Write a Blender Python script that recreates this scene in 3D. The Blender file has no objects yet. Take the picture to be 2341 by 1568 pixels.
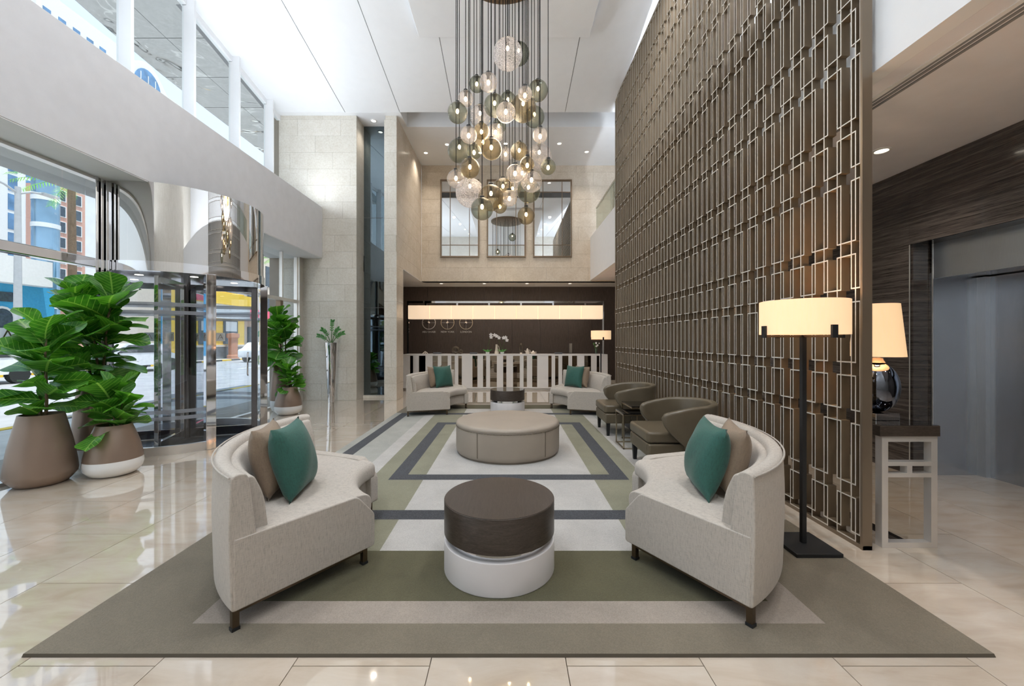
import bpy, math, random
from math import sin, cos, pi, radians as R, sqrt, atan2
from mathutils import Vector, Matrix
random.seed(7)
S = bpy.context.scene
C = S.collection

# ------------------------------------------------------------------ camera
F = 920.0                                  # focal length in pixels of the 2341 px frame
cam_d = bpy.data.cameras.new('camera'); cam = bpy.data.objects.new('camera', cam_d); C.objects.link(cam)
cam_d.sensor_width = 36.0; cam_d.lens = 36.0 * F / 2341.0
cam_d.shift_x = (1170.5 - 1163) / 2341.0; cam_d.shift_y = -(784 - 778) / 2341.0
cam_d.clip_start = 0.05; cam_d.clip_end = 600
cam.location = (0, 0, 1.4); cam.rotation_euler = (pi / 2, 0, 0)
S.camera = cam

# ------------------------------------------------------------------ world, sun, exposure
W = bpy.data.worlds.new('sky'); S.world = W; W.use_nodes = True
nt = W.node_tree; nt.nodes.clear()
wo = nt.nodes.new('ShaderNodeOutputWorld'); bg = nt.nodes.new('ShaderNodeBackground')
tc = nt.nodes.new('ShaderNodeTexCoord'); sp = nt.nodes.new('ShaderNodeSeparateXYZ'); cr = nt.nodes.new('ShaderNodeValToRGB')
nt.links.new(tc.outputs['Generated'], sp.inputs[0]); nt.links.new(sp.outputs['Z'], cr.inputs[0])
cr.color_ramp.elements[0].position = 0.0; cr.color_ramp.elements[0].color = (0.92, 0.96, 1.0, 1)
cr.color_ramp.elements[1].position = 0.8; cr.color_ramp.elements[1].color = (0.50, 0.74, 1.0, 1)
nt.links.new(cr.outputs[0], bg.inputs[0]); bg.inputs[1].default_value = 1.25
nt.links.new(bg.outputs[0], wo.inputs[0])
sun_d = bpy.data.lights.new('sun', 'SUN'); sun = bpy.data.objects.new('sun', sun_d); C.objects.link(sun)
sun_d.energy = 4.8; sun_d.angle = R(1.0); sun_d.color = (1.0, 0.96, 0.90)
sun.rotation_euler = Vector((-0.24, 0.12, -0.96)).to_track_quat('-Z', 'Y').to_euler()
S.view_settings.view_transform = 'Standard'; S.view_settings.look = 'None'
S.view_settings.gamma = 1.0; S.view_settings.use_curve_mapping = False
S.view_settings.exposure = 0.12
try:
    S.cycles.use_denoising = True
    S.cycles.max_bounces = 7; S.cycles.diffuse_bounces = 4; S.cycles.glossy_bounces = 3
    S.cycles.transparent_max_bounces = 14; S.cycles.transmission_bounces = 2
    S.cycles.use_adaptive_sampling = True; S.cycles.adaptive_threshold = 0.12
    S.cycles.caustics_reflective = False; S.cycles.caustics_refractive = False
    S.cycles.sample_clamp_indirect = 6.0; S.cycles.blur_glossy = 0.5
except Exception:
    pass

# ------------------------------------------------------------------ helpers
def px(x, y, Y):
    "world point at depth Y seen at pixel (x, y) of the photograph (used only for measuring)"
    return Vector(((x - 1163) / F * Y, Y, 1.4 - (y - 778) / F * Y))

class MB:
    def __init__(s): s.v = []; s.f = []; s.m = []
    def add(s, vs, fs, mi=0):
        b = len(s.v); s.v += [tuple(v) for v in vs]
        for f in fs: s.f.append(tuple(i + b for i in f)); s.m.append(mi)
        return s
    def box(s, x0, x1, y0, y1, z0, z1, mi=0, mat=None):
        vs = [Vector((x, y, z)) for z in (z0, z1) for y in (y0, y1) for x in (x0, x1)]
        if mat is not None: vs = [mat @ v for v in vs]
        return s.add(vs, [(0, 2, 3, 1), (4, 5, 7, 6), (0, 1, 5, 4), (2, 6, 7, 3), (0, 4, 6, 2), (1, 3, 7, 5)], mi)
    def beam(s, a, b, w, h=None, mi=0, up=(0, 0, 1)):
        a = Vector(a); b = Vector(b); h = h or w; d = (b - a).normalized(); u = Vector(up)
        if abs(d.dot(u)) > .99: u = Vector((0, 1, 0))
        r = d.cross(u).normalized(); u = r.cross(d).normalized(); vs = []
        for p in (a, b):
            for i, j in ((-1, -1), (1, -1), (1, 1), (-1, 1)): vs.append(p + r * (w / 2 * i) + u * (h / 2 * j))
        return s.add(vs, [(3, 2, 1, 0), (4, 5, 6, 7), (0, 1, 5, 4), (1, 2, 6, 5), (2, 3, 7, 6), (3, 0, 4, 7)], mi)
    def tube(s, pts, rad, n=8, mi=0, caps=True):
        pts = [Vector(p) for p in pts]; rr = rad if isinstance(rad, (list, tuple)) else [rad] * len(pts)
        vs = []; up = None
        for i, p in enumerate(pts):
            d = (pts[min(i + 1, len(pts) - 1)] - pts[max(i - 1, 0)]).normalized()
            if up is None: up = Vector((1, 0, 0)) if abs(d.x) < .9 else Vector((0, 1, 0))
            r = d.cross(up).normalized(); up = r.cross(d).normalized()
            for k in range(n):
                a = 2 * pi * k / n; vs.append(p + (r * cos(a) + up * sin(a)) * rr[i])
        fs = []
        for i in range(len(pts) - 1):
            for k in range(n):
                fs.append((i * n + k, i * n + (k + 1) % n, (i + 1) * n + (k + 1) % n, (i + 1) * n + k))
        if caps: fs += [tuple(range(n - 1, -1, -1)), tuple(range((len(pts) - 1) * n, len(pts) * n))]
        return s.add(vs, fs, mi)
    def lathe(s, prof, n=48, mi=0, c=(0, 0, 0), caps=True):
        vs = []; fs = []
        for r, z in prof:
            for k in range(n):
                a = 2 * pi * k / n; vs.append((c[0] + r * cos(a), c[1] + r * sin(a), c[2] + z))
        for i in range(len(prof) - 1):
            for k in range(n):
                fs.append((i * n + k, i * n + (k + 1) % n, (i + 1) * n + (k + 1) % n, (i + 1) * n + k))
        if caps:
            fs += [tuple(range(n - 1, -1, -1)), tuple(range((len(prof) - 1) * n, len(prof) * n))]
        return s.add(vs, fs, mi)
    def arc(s, prof, a0, a1, n=24, mi=0, c=(0, 0, 0)):
        "closed (r,z) profile swept about the z axis through c from angle a0 to a1, with end caps"
        m = len(prof); vs = []; fs = []
        for i in range(n + 1):
            a = a0 + (a1 - a0) * i / n
            for r, z in prof: vs.append((c[0] + r * cos(a), c[1] + r * sin(a), c[2] + z))
        for i in range(n):
            for k in range(m):
                fs.append((i * m + k, (i + 1) * m + k, (i + 1) * m + (k + 1) % m, i * m + (k + 1) % m))
        fs += [tuple(range(m)), tuple(range(n * m + m - 1, n * m - 1, -1))]
        return s.add(vs, fs, mi)
    def prism(s, poly, h0, h1, M=None, mi=0):
        "polygon (x,y) extruded in z from h0 to h1; M places it"
        m = len(poly); vs = [Vector((x, y, h)) for h in (h0, h1) for x, y in poly]
        if M is not None: vs = [M @ v for v in vs]
        fs = [tuple(range(m - 1, -1, -1)), tuple(range(m, 2 * m))] + [(k, (k + 1) % m, m + (k + 1) % m, m + k) for k in range(m)]
        return s.add(vs, fs, mi)
    def sphere(s, c, r, nu=16, nv=10, mi=0, sz=1.0):
        vs = [(c[0], c[1], c[2] - r * sz)]; fs = []
        for j in range(1, nv):
            t = pi * j / nv
            for k in range(nu):
                a = 2 * pi * k / nu; vs.append((c[0] + r * sin(t) * cos(a), c[1] + r * sin(t) * sin(a), c[2] - r * sz * cos(t)))
        vs.append((c[0], c[1], c[2] + r * sz)); L = len(vs) - 1
        for k in range(nu):
            fs.append((0, 1 + (k + 1) % nu, 1 + k)); b = 1 + (nv - 2) * nu; fs.append((b + k, b + (k + 1) % nu, L))
        for j in range(nv - 2):
            for k in range(nu):
                a = 1 + j * nu; fs.append((a + k, a + (k + 1) % nu, a + nu + (k + 1) % nu, a + nu + k))
        return s.add(vs, fs, mi)
    def mesh(s, name, mats, smooth=None):
        me = bpy.data.meshes.new(name); me.from_pydata(s.v, [], s.f)
        if not isinstance(mats, (list, tuple)): mats = [mats]
        for m in mats: me.materials.append(m)
        me.polygons.foreach_set('material_index', s.m)
        me.validate(); me.update()
        import bmesh
        bm = bmesh.new(); bm.from_mesh(me); bmesh.ops.recalc_face_normals(bm, faces=bm.faces[:]); bm.to_mesh(me); bm.free()
        if smooth is not None:
            me.polygons.foreach_set('use_smooth', [True] * len(me.polygons)); me.set_sharp_from_angle(angle=R(smooth))
        return me
    def build(s, name, mats, parent=None, smooth=None, bevel=0, seg=2):
        return link(name, s.mesh(name, mats, smooth), parent, bevel=bevel, seg=seg)

def link(name, me, parent=None, loc=None, rot=None, scale=None, bevel=0, seg=2):
    o = bpy.data.objects.new(name, me); C.objects.link(o)
    if parent is not None: o.parent = parent
    if loc is not None: o.location = loc
    if rot is not None: o.rotation_euler = rot
    if scale is not None: o.scale = scale
    if bevel:
        b = o.modifiers.new('bevel', 'BEVEL'); b.width = bevel; b.segments = seg; b.limit_method = 'ANGLE'; b.angle_limit = R(35)
        o.data.polygons.foreach_set('use_smooth', [True] * len(o.data.polygons)); o.data.set_sharp_from_angle(angle=R(42))
        b.harden_normals = True
    return o
def tag(o, label, cat, group=None):
    o['label'] = label; o['category'] = cat
    if group: o['group'] = group
    return o
def thing(name, label, cat, loc=(0, 0, 0), rz=0, group=None):
    o = bpy.data.objects.new(name, None); C.objects.link(o); o.empty_display_size = .1
    o.location = loc; o.rotation_euler = (0, 0, rz)
    return tag(o, label, cat, group)
def struct(o, label=None):
    o['kind'] = 'structure'
    if label: o['label'] = label
    return o
def copy_tree(o, parent=None):
    c = o.copy(); C.objects.link(c); c.parent = parent
    for ch in o.children: copy_tree(ch, c)
    return c
def round_poly(pts, r, n=4):
    "round the corners of a closed polygon; r may be a list"
    out = []; m = len(pts)
    for i in range(m):
        p = Vector(pts[i]); a = Vector(pts[i - 1]); b = Vector(pts[(i + 1) % m]); rr = r[i] if isinstance(r, (list, tuple)) else r
        if rr <= 0: out.append(tuple(p)); continue
        da = (a - p); db = (b - p); q = min(rr, da.length * .49, db.length * .49)
        s = p + da.normalized() * q; e = p + db.normalized() * q
        for k in range(n + 1):
            t = k / n; out.append(tuple(s * (1 - t) ** 2 + p * 2 * t * (1 - t) + e * t * t))
    return out

# ------------------------------------------------------------------ materials
def newmat(name):
    m = bpy.data.materials.new(name); m.use_nodes = True; t = m.node_tree
    return m, t, t.nodes['Principled BSDF'], t.nodes, t.links
def coords(N, L, kind='Object', scale=(1, 1, 1), rot=(0, 0, 0)):
    mp = N.new('ShaderNodeMapping'); mp.inputs['Scale'].default_value = scale; mp.inputs['Rotation'].default_value = rot
    if kind == 'World':
        g = N.new('ShaderNodeNewGeometry'); L.new(g.outputs['Position'], mp.inputs[0])
    else:
        t = N.new('ShaderNodeTexCoord'); L.new(t.outputs[kind], mp.inputs[0])
    return mp.outputs[0]
def noise(N, L, vec, scale=5, detail=3, rough=.5, dist=0):
    n = N.new('ShaderNodeTexNoise'); n.inputs['Scale'].default_value = scale; n.inputs['Detail'].default_value = detail
    n.inputs['Roughness'].default_value = rough; n.inputs['Distortion'].default_value = dist; L.new(vec, n.inputs['Vector'])
    return n.outputs['Fac']
def ramp(N, L, fac, *stops):
    r = N.new('ShaderNodeValToRGB'); e = r.color_ramp.elements
    while len(e) < len(stops): e.new(.5)
    for q, (p, c) in zip(e, stops): q.position = p; q.color = (c[0], c[1], c[2], 1)
    L.new(fac, r.inputs[0]); return r.outputs[0]
def math_(N, L, op, a, b=None):
    m = N.new('ShaderNodeMath'); m.operation = op
    for i, q in enumerate((a, b)):
        if q is None: continue
        if isinstance(q, (int, float)): m.inputs[i].default_value = q
        else: L.new(q, m.inputs[i])
    return m.outputs[0]
def mix(N, L, fac, a, b, typ='MIX'):
    m = N.new('ShaderNodeMix'); m.data_type = 'RGBA'; m.blend_type = typ
    for i, q in ((0, fac), (6, a), (7, b)):
        if isinstance(q, (int, float)): m.inputs[i].default_value = q
        elif isinstance(q, (tuple, list)): m.inputs[i].default_value = (q[0], q[1], q[2], 1)
        else: L.new(q, m.inputs[i])
    return m.outputs[2]
def bump(N, L, b, h, strength=.2, dist=.01):
    n = N.new('ShaderNodeBump'); n.inputs['Strength'].default_value = strength; n.inputs['Distance'].default_value = dist
    L.new(h, n.inputs['Height']); L.new(n.outputs[0], b.inputs['Normal'])
def sc(c, k): return tuple(max(0, min(1, q * k)) for q in c)
def rnd(N):
    return N.new('ShaderNodeObjectInfo').outputs['Random']

def plain(name, col, rough=.5, metal=0, var=.06, vs=6, bmp=0, bs=60, coat=0, spec=None, stretch=(1, 1, 1), kind='Object', objvar=0):
    m, t, b, N, L = newmat(name)
    v = coords(N, L, kind, stretch); f = noise(N, L, v, vs, 3)
    c = ramp(N, L, f, (.3, sc(col, 1 - var)), (.7, sc(col, 1 + var)))
    if objvar:
        k = ramp(N, L, rnd(N), (0, (1 - objvar,) * 3), (1, (1, 1, 1))); c = mix(N, L, 1.0, c, k, 'MULTIPLY')
    L.new(c, b.inputs['Base Color']); b.inputs['Roughness'].default_value = rough; b.inputs['Metallic'].default_value = metal
    if coat: b.inputs['Coat Weight'].default_value = coat; b.inputs['Coat Roughness'].default_value = .03
    if spec is not None: b.inputs['Specular IOR Level'].default_value = spec
    if bmp: bump(N, L, b, noise(N, L, v, bs, 4), bmp, .004)
    return m

def marble_mat():
    m, t, b, N, L = newmat('cream_marble_tile')
    v = coords(N, L, 'World', (1, 1, 1))
    ad = N.new('ShaderNodeVectorMath'); ad.operation = 'ADD'
    cm = N.new('ShaderNodeCombineXYZ'); k = math_(N, L, 'MULTIPLY', rnd(N), 40.0)
    L.new(k, cm.inputs[0]); L.new(k, cm.inputs[2]); L.new(v, ad.inputs[0]); L.new(cm.outputs[0], ad.inputs[1])
    mp = N.new('ShaderNodeMapping'); mp.inputs['Scale'].default_value = (1.1, 3.2, 1); mp.inputs['Rotation'].default_value = (0, 0, .5); L.new(ad.outputs[0], mp.inputs[0])
    f = noise(N, L, mp.outputs[0], 2.2, 6, .6, .6)
    c = ramp(N, L, f, (.25, (.53, .425, .33)), (.5, (.625, .53, .435)), (.75, (.69, .615, .53)))
    k2 = ramp(N, L, rnd(N), (0, (.93, .92, .90)), (1, (1, 1, 1)))
    L.new(mix(N, L, 1.0, c, k2, 'MULTIPLY'), b.inputs['Base Color'])
    b.inputs['Roughness'].default_value = .06; b.inputs['Specular IOR Level'].default_value = .8
    b.inputs['Coat Weight'].default_value = 1.0; b.inputs['Coat IOR'].default_value = 1.6; b.inputs['Coat Roughness'].default_value = .015
    return m
def stone_mat(name, a, c, rough=.45, kind='World'):
    m, t, b, N, L = newmat(name)
    v = coords(N, L, kind, (1, 1, 1)); f = noise(N, L, v, 3.0, 7, .65, .4); f2 = noise(N, L, v, 28, 4, .6)
    col = ramp(N, L, f, (.3, a), (.7, c)); col2 = ramp(N, L, f2, (.35, (.90, .88, .85)), (.6, (1, 1, 1)))
    k = ramp(N, L, rnd(N), (0, (.94, .935, .92)), (1, (1, 1, 1)))
    col = mix(N, L, 1.0, mix(N, L, 1.0, col, col2, 'MULTIPLY'), k, 'MULTIPLY')
    L.new(col, b.inputs['Base Color']); b.inputs['Roughness'].default_value = rough
    bump(N, L, b, f2, .05, .003)
    return m
def grain_mat(name, a, c, rough=.4, stretch=(1, 1, 14), scale=6, kind='World', coat=0, dist=.5, sharp=(.35, .65), objoff=False, spec=.5):
    m, t, b, N, L = newmat(name)
    v = coords(N, L, kind, stretch)
    f = noise(N, L, v, scale, 6, .65, dist); col = ramp(N, L, f, (sharp[0], a), (sharp[1], c))
    f2 = noise(N, L, v, scale * 6, 3, .7); col = mix(N, L, .35, col, ramp(N, L, f2, (.4, sc(a, .8)), (.62, sc(c, 1.15))))
    L.new(col, b.inputs['Base Color']); b.inputs['Roughness'].default_value = rough; b.inputs['Specular IOR Level'].default_value = spec
    if coat: b.inputs['Coat Weight'].default_value = coat; b.inputs['Coat Roughness'].default_value = .04
    bump(N, L, b, f2, .08, .002)
    return m
def fabric_mat(name, col, fleck=.75, rough=.85, s=(1, 1, 1), scale=1):
    m, t, b, N, L = newmat(name)
    b.inputs['Roughness'].default_value = rough
    v1 = coords(N, L, 'Object', (40, 40, 480)); v2 = coords(N, L, 'Object', (420, 90, 30)); v3 = coords(N, L, 'Object', (90, 420, 30))
    f1 = noise(N, L, v1, scale, 2, .6); f2 = noise(N, L, v2, scale, 2, .6)
    f3 = noise(N, L, v3, scale, 2, .6)
    a = math_(N, L, 'MULTIPLY', math_(N, L, 'ADD', math_(N, L, 'ADD', f1, f2), f3), .3333)
    c = ramp(N, L, a, (.38, sc(col, fleck * 1.08)), (.5, col), (.62, sc(col, 1.10)))
    L.new(c, b.inputs['Base Color']); b.inputs['Sheen Weight'].default_value = .15
    bump(N, L, b, a, .18, .002)
    return m
def pile_mat(name, col, fleck=.10):
    m, t, b, N, L = newmat(name)
    v = coords(N, L, 'Object'); f = noise(N, L, v, 2.5, 5, .6, .5); f2 = noise(N, L, v, 180, 2, .7)
    c = ramp(N, L, f, (.3, sc(col, .88)), (.7, sc(col, 1.10))); c2 = ramp(N, L, f2, (.35, (1 - fleck * 2.2,) * 3), (.65, (1, 1, 1)))
    L.new(mix(N, L, 1.0, c, c2, 'MULTIPLY'), b.inputs['Base Color'])
    b.inputs['Roughness'].default_value = .95; b.inputs['Specular IOR Level'].default_value = .1; b.inputs['Sheen Weight'].default_value = .2
    bump(N, L, b, f2, .5, .004)
    return m
def thin_glass(name, tint=(1, 1, 1), refl=1.0, frost=0.0, frost_col=(1, 1, 1), ior=1.5, wavy=0, rim=0, even=False):
    "thin pane: clear transmission plus a Fresnel mirror, with an optional frosted share"
    m, t, b, N, L = newmat(name); N.remove(b); out = [n for n in N if n.type == 'OUTPUT_MATERIAL'][0]
    tr = N.new('ShaderNodeBsdfTransparent'); tr.inputs[0].default_value = (*tint, 1)
    gl = N.new('ShaderNodeBsdfGlossy'); gl.inputs['Roughness'].default_value = .0; gl.inputs['Color'].default_value = (refl, refl, refl, 1)
    ge = N.new('ShaderNodeNewGeometry'); dt = N.new('ShaderNodeVectorMath'); dt.operation = 'DOT_PRODUCT'
    L.new(ge.outputs['Incoming'], dt.inputs[0]); L.new(ge.outputs['Normal'], dt.inputs[1])
    cs = math_(N, L, 'POWER', math_(N, L, 'SUBTRACT', 1.0, math_(N, L, 'ABSOLUTE', dt.outputs['Value'])), 5.0)
    f0 = ((ior - 1) / (ior + 1)) ** 2; fres = math_(N, L, 'ADD', math_(N, L, 'MULTIPLY', cs, 1 - f0), f0)      # Schlick reflectance
    mx = N.new('ShaderNodeMixShader'); L.new(fres, mx.inputs[0]); L.new(tr.outputs[0], mx.inputs[1]); L.new(gl.outputs[0], mx.inputs[2])
    sh = mx.outputs[0]
    if rim:      # longer path through the glass towards the outline of a globe
        L.new(mix(N, L, math_(N, L, 'MULTIPLY', math_(N, L, 'POWER', math_(N, L, 'SUBTRACT', 1.0, math_(N, L, 'ABSOLUTE', dt.outputs['Value'])), 2.0), rim), tint, sc(tint, .35)), tr.inputs[0])
    if wavy:
        v = coords(N, L, 'Object'); bp = N.new('ShaderNodeBump'); bp.inputs['Strength'].default_value = wavy; bp.inputs['Distance'].default_value = .02
        L.new(noise(N, L, v, 9, 3), bp.inputs['Height']); L.new(bp.outputs[0], gl.inputs['Normal'])
    if frost:
        df = N.new('ShaderNodeBsdfDiffuse'); df.inputs[0].default_value = (*frost_col, 1); tl = N.new('ShaderNodeBsdfTranslucent'); tl.inputs[0].default_value = (*frost_col, 1)
        ml = N.new('ShaderNodeMixShader'); ml.inputs[0].default_value = .6; L.new(df.outputs[0], ml.inputs[1]); L.new(tl.outputs[0], ml.inputs[2])
        v = coords(N, L, 'Object'); f = noise(N, L, v, 16, 5, .7, 1.5)
        k = math_(N, L, 'MULTIPLY', ramp(N, L, f, (.42, (0, 0, 0)), (.66, (1, 1, 1))), frost * 1.6)
        m2 = N.new('ShaderNodeMixShader')
        if even: m2.inputs[0].default_value = frost
        else: L.new(k, m2.inputs[0])
        L.new(sh, m2.inputs[1]); L.new(ml.outputs[0], m2.inputs[2]); sh = m2.outputs[0]
    L.new(sh, out.inputs[0]); return m
def glow(name, col, strength):
    m, t, b, N, L = newmat(name); b.inputs['Base Color'].default_value = (*col, 1)
    b.inputs['Emission Color'].default_value = (*col, 1); b.inputs['Emission Strength'].default_value = strength
    v = coords(N, L, 'Object'); f = noise(N, L, v, 3, 2); L.new(ramp(N, L, f, (.3, sc(col, .97)), (.7, col)), b.inputs['Emission Color'])
    return m
def shade_mat(name, col, strength, warm=1):
    "lit lampshade cloth: woven, giving off the light of the bulb inside"
    m, t, b, N, L = newmat(name); v = coords(N, L, 'Object', (160, 160, 12)); f = noise(N, L, v, 1, 2)
    c = ramp(N, L, f, (.3, sc(col, .93)), (.7, col)); L.new(c, b.inputs['Base Color']); L.new(c, b.inputs['Emission Color'])
    b.inputs['Emission Strength'].default_value = strength; b.inputs['Roughness'].default_value = .9
    return m
def leaf_mat(name, dark, light, vein):
    m, t, b, N, L = newmat(name)
    tc = N.new('ShaderNodeTexCoord'); s = N.new('ShaderNodeSeparateXYZ'); L.new(tc.outputs['Object'], s.inputs[0])
    ax = math_(N, L, 'ABSOLUTE', s.outputs['X']); mid = math_(N, L, 'LESS_THAN', ax, .022)
    w = math_(N, L, 'SUBTRACT', s.outputs['Y'], math_(N, L, 'MULTIPLY', ax, .75)); fr = math_(N, L, 'FRACT', math_(N, L, 'MULTIPLY', w, 7.5))
    sv = math_(N, L, 'LESS_THAN', math_(N, L, 'ABSOLUTE', math_(N, L, 'SUBTRACT', fr, .5)), .055)
    vv = math_(N, L, 'MAXIMUM', mid, sv)
    f = noise(N, L, tc.outputs['Object'], 3.5, 3); c = ramp(N, L, f, (.3, dark), (.7, light))
    k = ramp(N, L, rnd(N), (0, (.55, .62, .5)), (.6, (1, 1, 1)), (1, (1.0, 1.0, .75))); c = mix(N, L, 1.0, c, k, 'MULTIPLY')
    c = mix(N, L, math_(N, L, 'MULTIPLY', vv, .65), c, vein); L.new(c, b.inputs['Base Color'])
    b.inputs['Roughness'].default_value = .32; b.inputs['Specular IOR Level'].default_value = .45
    bump(N, L, b, vv, -.4, .02)
    tl = N.new('ShaderNodeBsdfTranslucent'); L.new(mix(N, L, 1.0, c, (.9, 1.0, .35), 'MULTIPLY'), tl.inputs[0])
    mx = N.new('ShaderNodeAddShader'); out = [n for n in N if n.type == 'OUTPUT_MATERIAL'][0]
    L.new(b.outputs[0], mx.inputs[0]); L.new(tl.outputs[0], mx.inputs[1]); L.new(mx.outputs[0], out.inputs[0])
    return m
def metal(name, col, rough, aniso=None, var=.04):
    m, t, b, N, L = newmat(name); b.inputs['Metallic'].default_value = 1; b.inputs['Roughness'].default_value = rough
    v = coords(N, L, 'Object', aniso or (1, 1, 1)); f = noise(N, L, v, 6, 4)
    L.new(ramp(N, L, f, (.3, sc(col, 1 - var)), (.7, sc(col, 1 + var))), b.inputs['Base Color'])
    if aniso: bump(N, L, b, f, .04, .002)
    return m

white_paint = plain('white_paint', (.86, .87, .89), .6, var=.012, bmp=.03)
ceiling_paint = plain('ceiling_paint', (.88, .895, .92), .7, var=.01)
beam_paint = plain('beam_plaster', (.66, .66, .68), .75, var=.03, bmp=.08, bs=90)
lobby_ceiling_paint = plain('lobby_ceiling_paint', (.84, .83, .87), .7, var=.02)
joint_dark = plain('joint_shadow_gap', (.25, .25, .26), .8)
marble = marble_mat()
grout = plain('floor_grout', (.33, .28, .23), .6)
limestone = stone_mat('limestone', (.70, .665, .595), (.79, .765, .705))
beige_stone = stone_mat('beige_marble', (.64, .56, .46), (.745, .67, .575), rough=.22)
dark_wood_wall = grain_mat('dark_wenge_panel', (.045, .033, .028), (.115, .088, .076), .5, (14, 14, .9), 5, 'World')
zebra_stone = grain_mat('dark_veined_stone', (.014, .012, .012), (.15, .125, .112), .14, (.22, .22, 10), 4.5, 'World', coat=.5, dist=.8, sharp=(.42, .70))
wenge = grain_mat('wenge_veneer', (.028, .019, .014), (.080, .062, .050), .38, (2.2, 2.2, 22), 5, 'Object', dist=1.6)
wenge_top = grain_mat('wenge_top', (.035, .025, .019), (.062, .047, .038), .3, (24, 2, 2), 4, 'Object')
chrome = metal('polished_steel', (.80, .80, .82), .045)
mirror_steel = metal('mirror_steel_fascia', (.62, .605, .59), .012, var=.01)
brushed = metal('brushed_steel', (.60, .63, .67), .30, (60, 60, 1.5))
door_steel = metal('lift_door_steel', (.46, .48, .52), .26, (90, 90, 1.2), var=.08)
satin = metal('satin_nickel', (.82, .79, .76), .42)
dark_chrome = metal('dark_chrome', (.16, .16, .18), .12)
nickel = plain('nickel_frame', (.80, .77, .74), .25, metal=.5, var=.03)
bronze = metal('bronze', (.23, .17, .12), .35)
leg_bronze = metal('leg_bronze', (.16, .12, .085), .35)
brass = metal('champagne_metal', (.52, .45, .34), .28)
screen_side = plain('screen_bronze_paint', (.225, .168, .108), .40, metal=.25, var=.14, vs=9, stretch=(1, 1, .4))
screen_edge = plain('screen_bare_edge', (.74, .71, .65), .45, metal=.1, var=.06)
screen_post = plain('screen_post_bronze', (.23, .18, .13), .38, metal=.45, var=.08, vs=4, stretch=(1, 1, .3))
black_metal = plain('black_metal', (.018, .019, .021), .45, var=.1, spec=.4)
black_glass = plain('black_glass', (.006, .006, .007), .03, var=.1, coat=.5)
tinted_mirror = metal('tinted_mirror', (.16, .20, .22), .01, var=.01)
mirror = metal('mirror_glass', (.80, .82, .83), .004, var=.005)
bronze_mirror = metal('bronze_mirror', (.33, .27, .21), .02, var=.02)
white_lacquer = plain('white_lacquer', (.84, .83, .83), .25, var=.01, coat=.2)
drum_white = plain('drum_white', (.74, .71, .71), .4, var=.015)
sofa_cloth = fabric_mat('oatmeal_cloth', (.50, .452, .40), .70)
green_cloth = fabric_mat('green_cloth', (.022, .105, .082), .6, .7)
taupe_cloth = fabric_mat('taupe_cloth', (.255, .185, .128), .75, .7)
leather = plain('olive_brown_leather', (.125, .100, .066), .30, var=.10, vs=5, bmp=.12, bs=120)
ottoman_leather = plain('taupe_leather', (.36, .305, .25), .42, var=.05, vs=3, bmp=.08, bs=160)
ottoman_seam = plain('taupe_leather_seam', (.20, .165, .13), .5)
rug_white = pile_mat('rug_ivory', (.54, .52, .495))
rug_light = pile_mat('rug_sand', (.37, .315, .268))
rug_sage = pile_mat('rug_sage', (.275, .265, .19))
rug_olive = pile_mat('rug_olive', (.115, .105, .060))
rug_taupe = pile_mat('rug_taupe', (.215, .183, .135))
rug_char = pile_mat('rug_charcoal', (.095, .10, .115), .35)
rug_pale = pile_mat('rug_pale_green', (.43, .43, .395))
rug_edge = plain('rug_binding', (.09, .075, .055), .9)
pot_taupe = plain('pot_taupe_metallic', (.270, .195, .150), .36, metal=.35, var=.05, vs=3)
pot_white = plain('pot_white_glaze', (.82, .82, .82), .14, var=.015, coat=.4)
soil = plain('potting_soil', (.035, .026, .020), .95, var=.5, vs=60, bmp=1, bs=80)
leafm = leaf_mat('fig_leaf', (.026, .115, .015), (.072, .235, .033), (.26, .40, .12))
zz_leafm = leaf_mat('zz_leaf', (.018, .105, .028), (.045, .19, .045), (.08, .22, .07))
bark = plain('fig_bark', (.16, .105, .065), .85, var=.3, vs=30, bmp=.5, bs=60)
stem_green = plain('stem_green', (.075, .17, .04), .6, var=.2, vs=20)
clear_glass = thin_glass('window_glass', (.93, .97, .97), .9)
door_glass = thin_glass('door_glass', (.955, .97, .985), 1.0)
teal_glass = thin_glass('teal_glass', (.35, .72, .74), .9)
frost_band = thin_glass('frosted_film', (.9, .92, .95), .4, frost=.45, frost_col=(.72, .73, .77), even=True)
sticker_film = thin_glass('sticker_film', (.9, .92, .95), .4, frost=.75, frost_col=(.85, .86, .90), even=True)
balustrade_glass = thin_glass('balustrade_glass', (.80, .84, .80), .9)
globe_clear = thin_glass('globe_clear', (.95, .94, .95), .9, frost=.22, frost_col=(.92, .88, .90), wavy=.25, rim=.9)
globe_frost = thin_glass('globe_crackle', (.93, .92, .93), .9, frost=.60, frost_col=(.95, .92, .94), wavy=.5, rim=.9)
globe_smoke = thin_glass('globe_smoke', (.66, .68, .62), .9, frost=.08, frost_col=(.6, .6, .5), wavy=.3, rim=.9)
globe_amber = thin_glass('globe_amber', (.72, .66, .54), .9, frost=.10, frost_col=(.66, .58, .45), wavy=.3, rim=.9)
cord_black = plain('cord_black', (.012, .012, .013), .8, spec=.1)
bulb_glow = glow('bulb_glow', (1.0, .74, .42), 26.0)
shade_cream = shade_mat('lampshade_cream', (1.0, .70, .42), .62)
shade_warm = shade_mat('lampshade_warm', (1.0, .68, .39), .60)
shade_long = shade_mat('lampshade_long', (1.0, .76, .53), .60)
lamp_lens = glow('downlight_lens', (1.0, .90, .74), 5.0)
trim_white = plain('downlight_trim', (.85, .85, .85), .4)
ceramic = plain('cream_ceramic', (.72, .63, .54), .35, var=.05)
dark_stone_art = plain('bronze_sculpture', (.10, .075, .05), .45, metal=.4, var=.4, vs=12, bmp=.6, bs=20)
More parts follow.
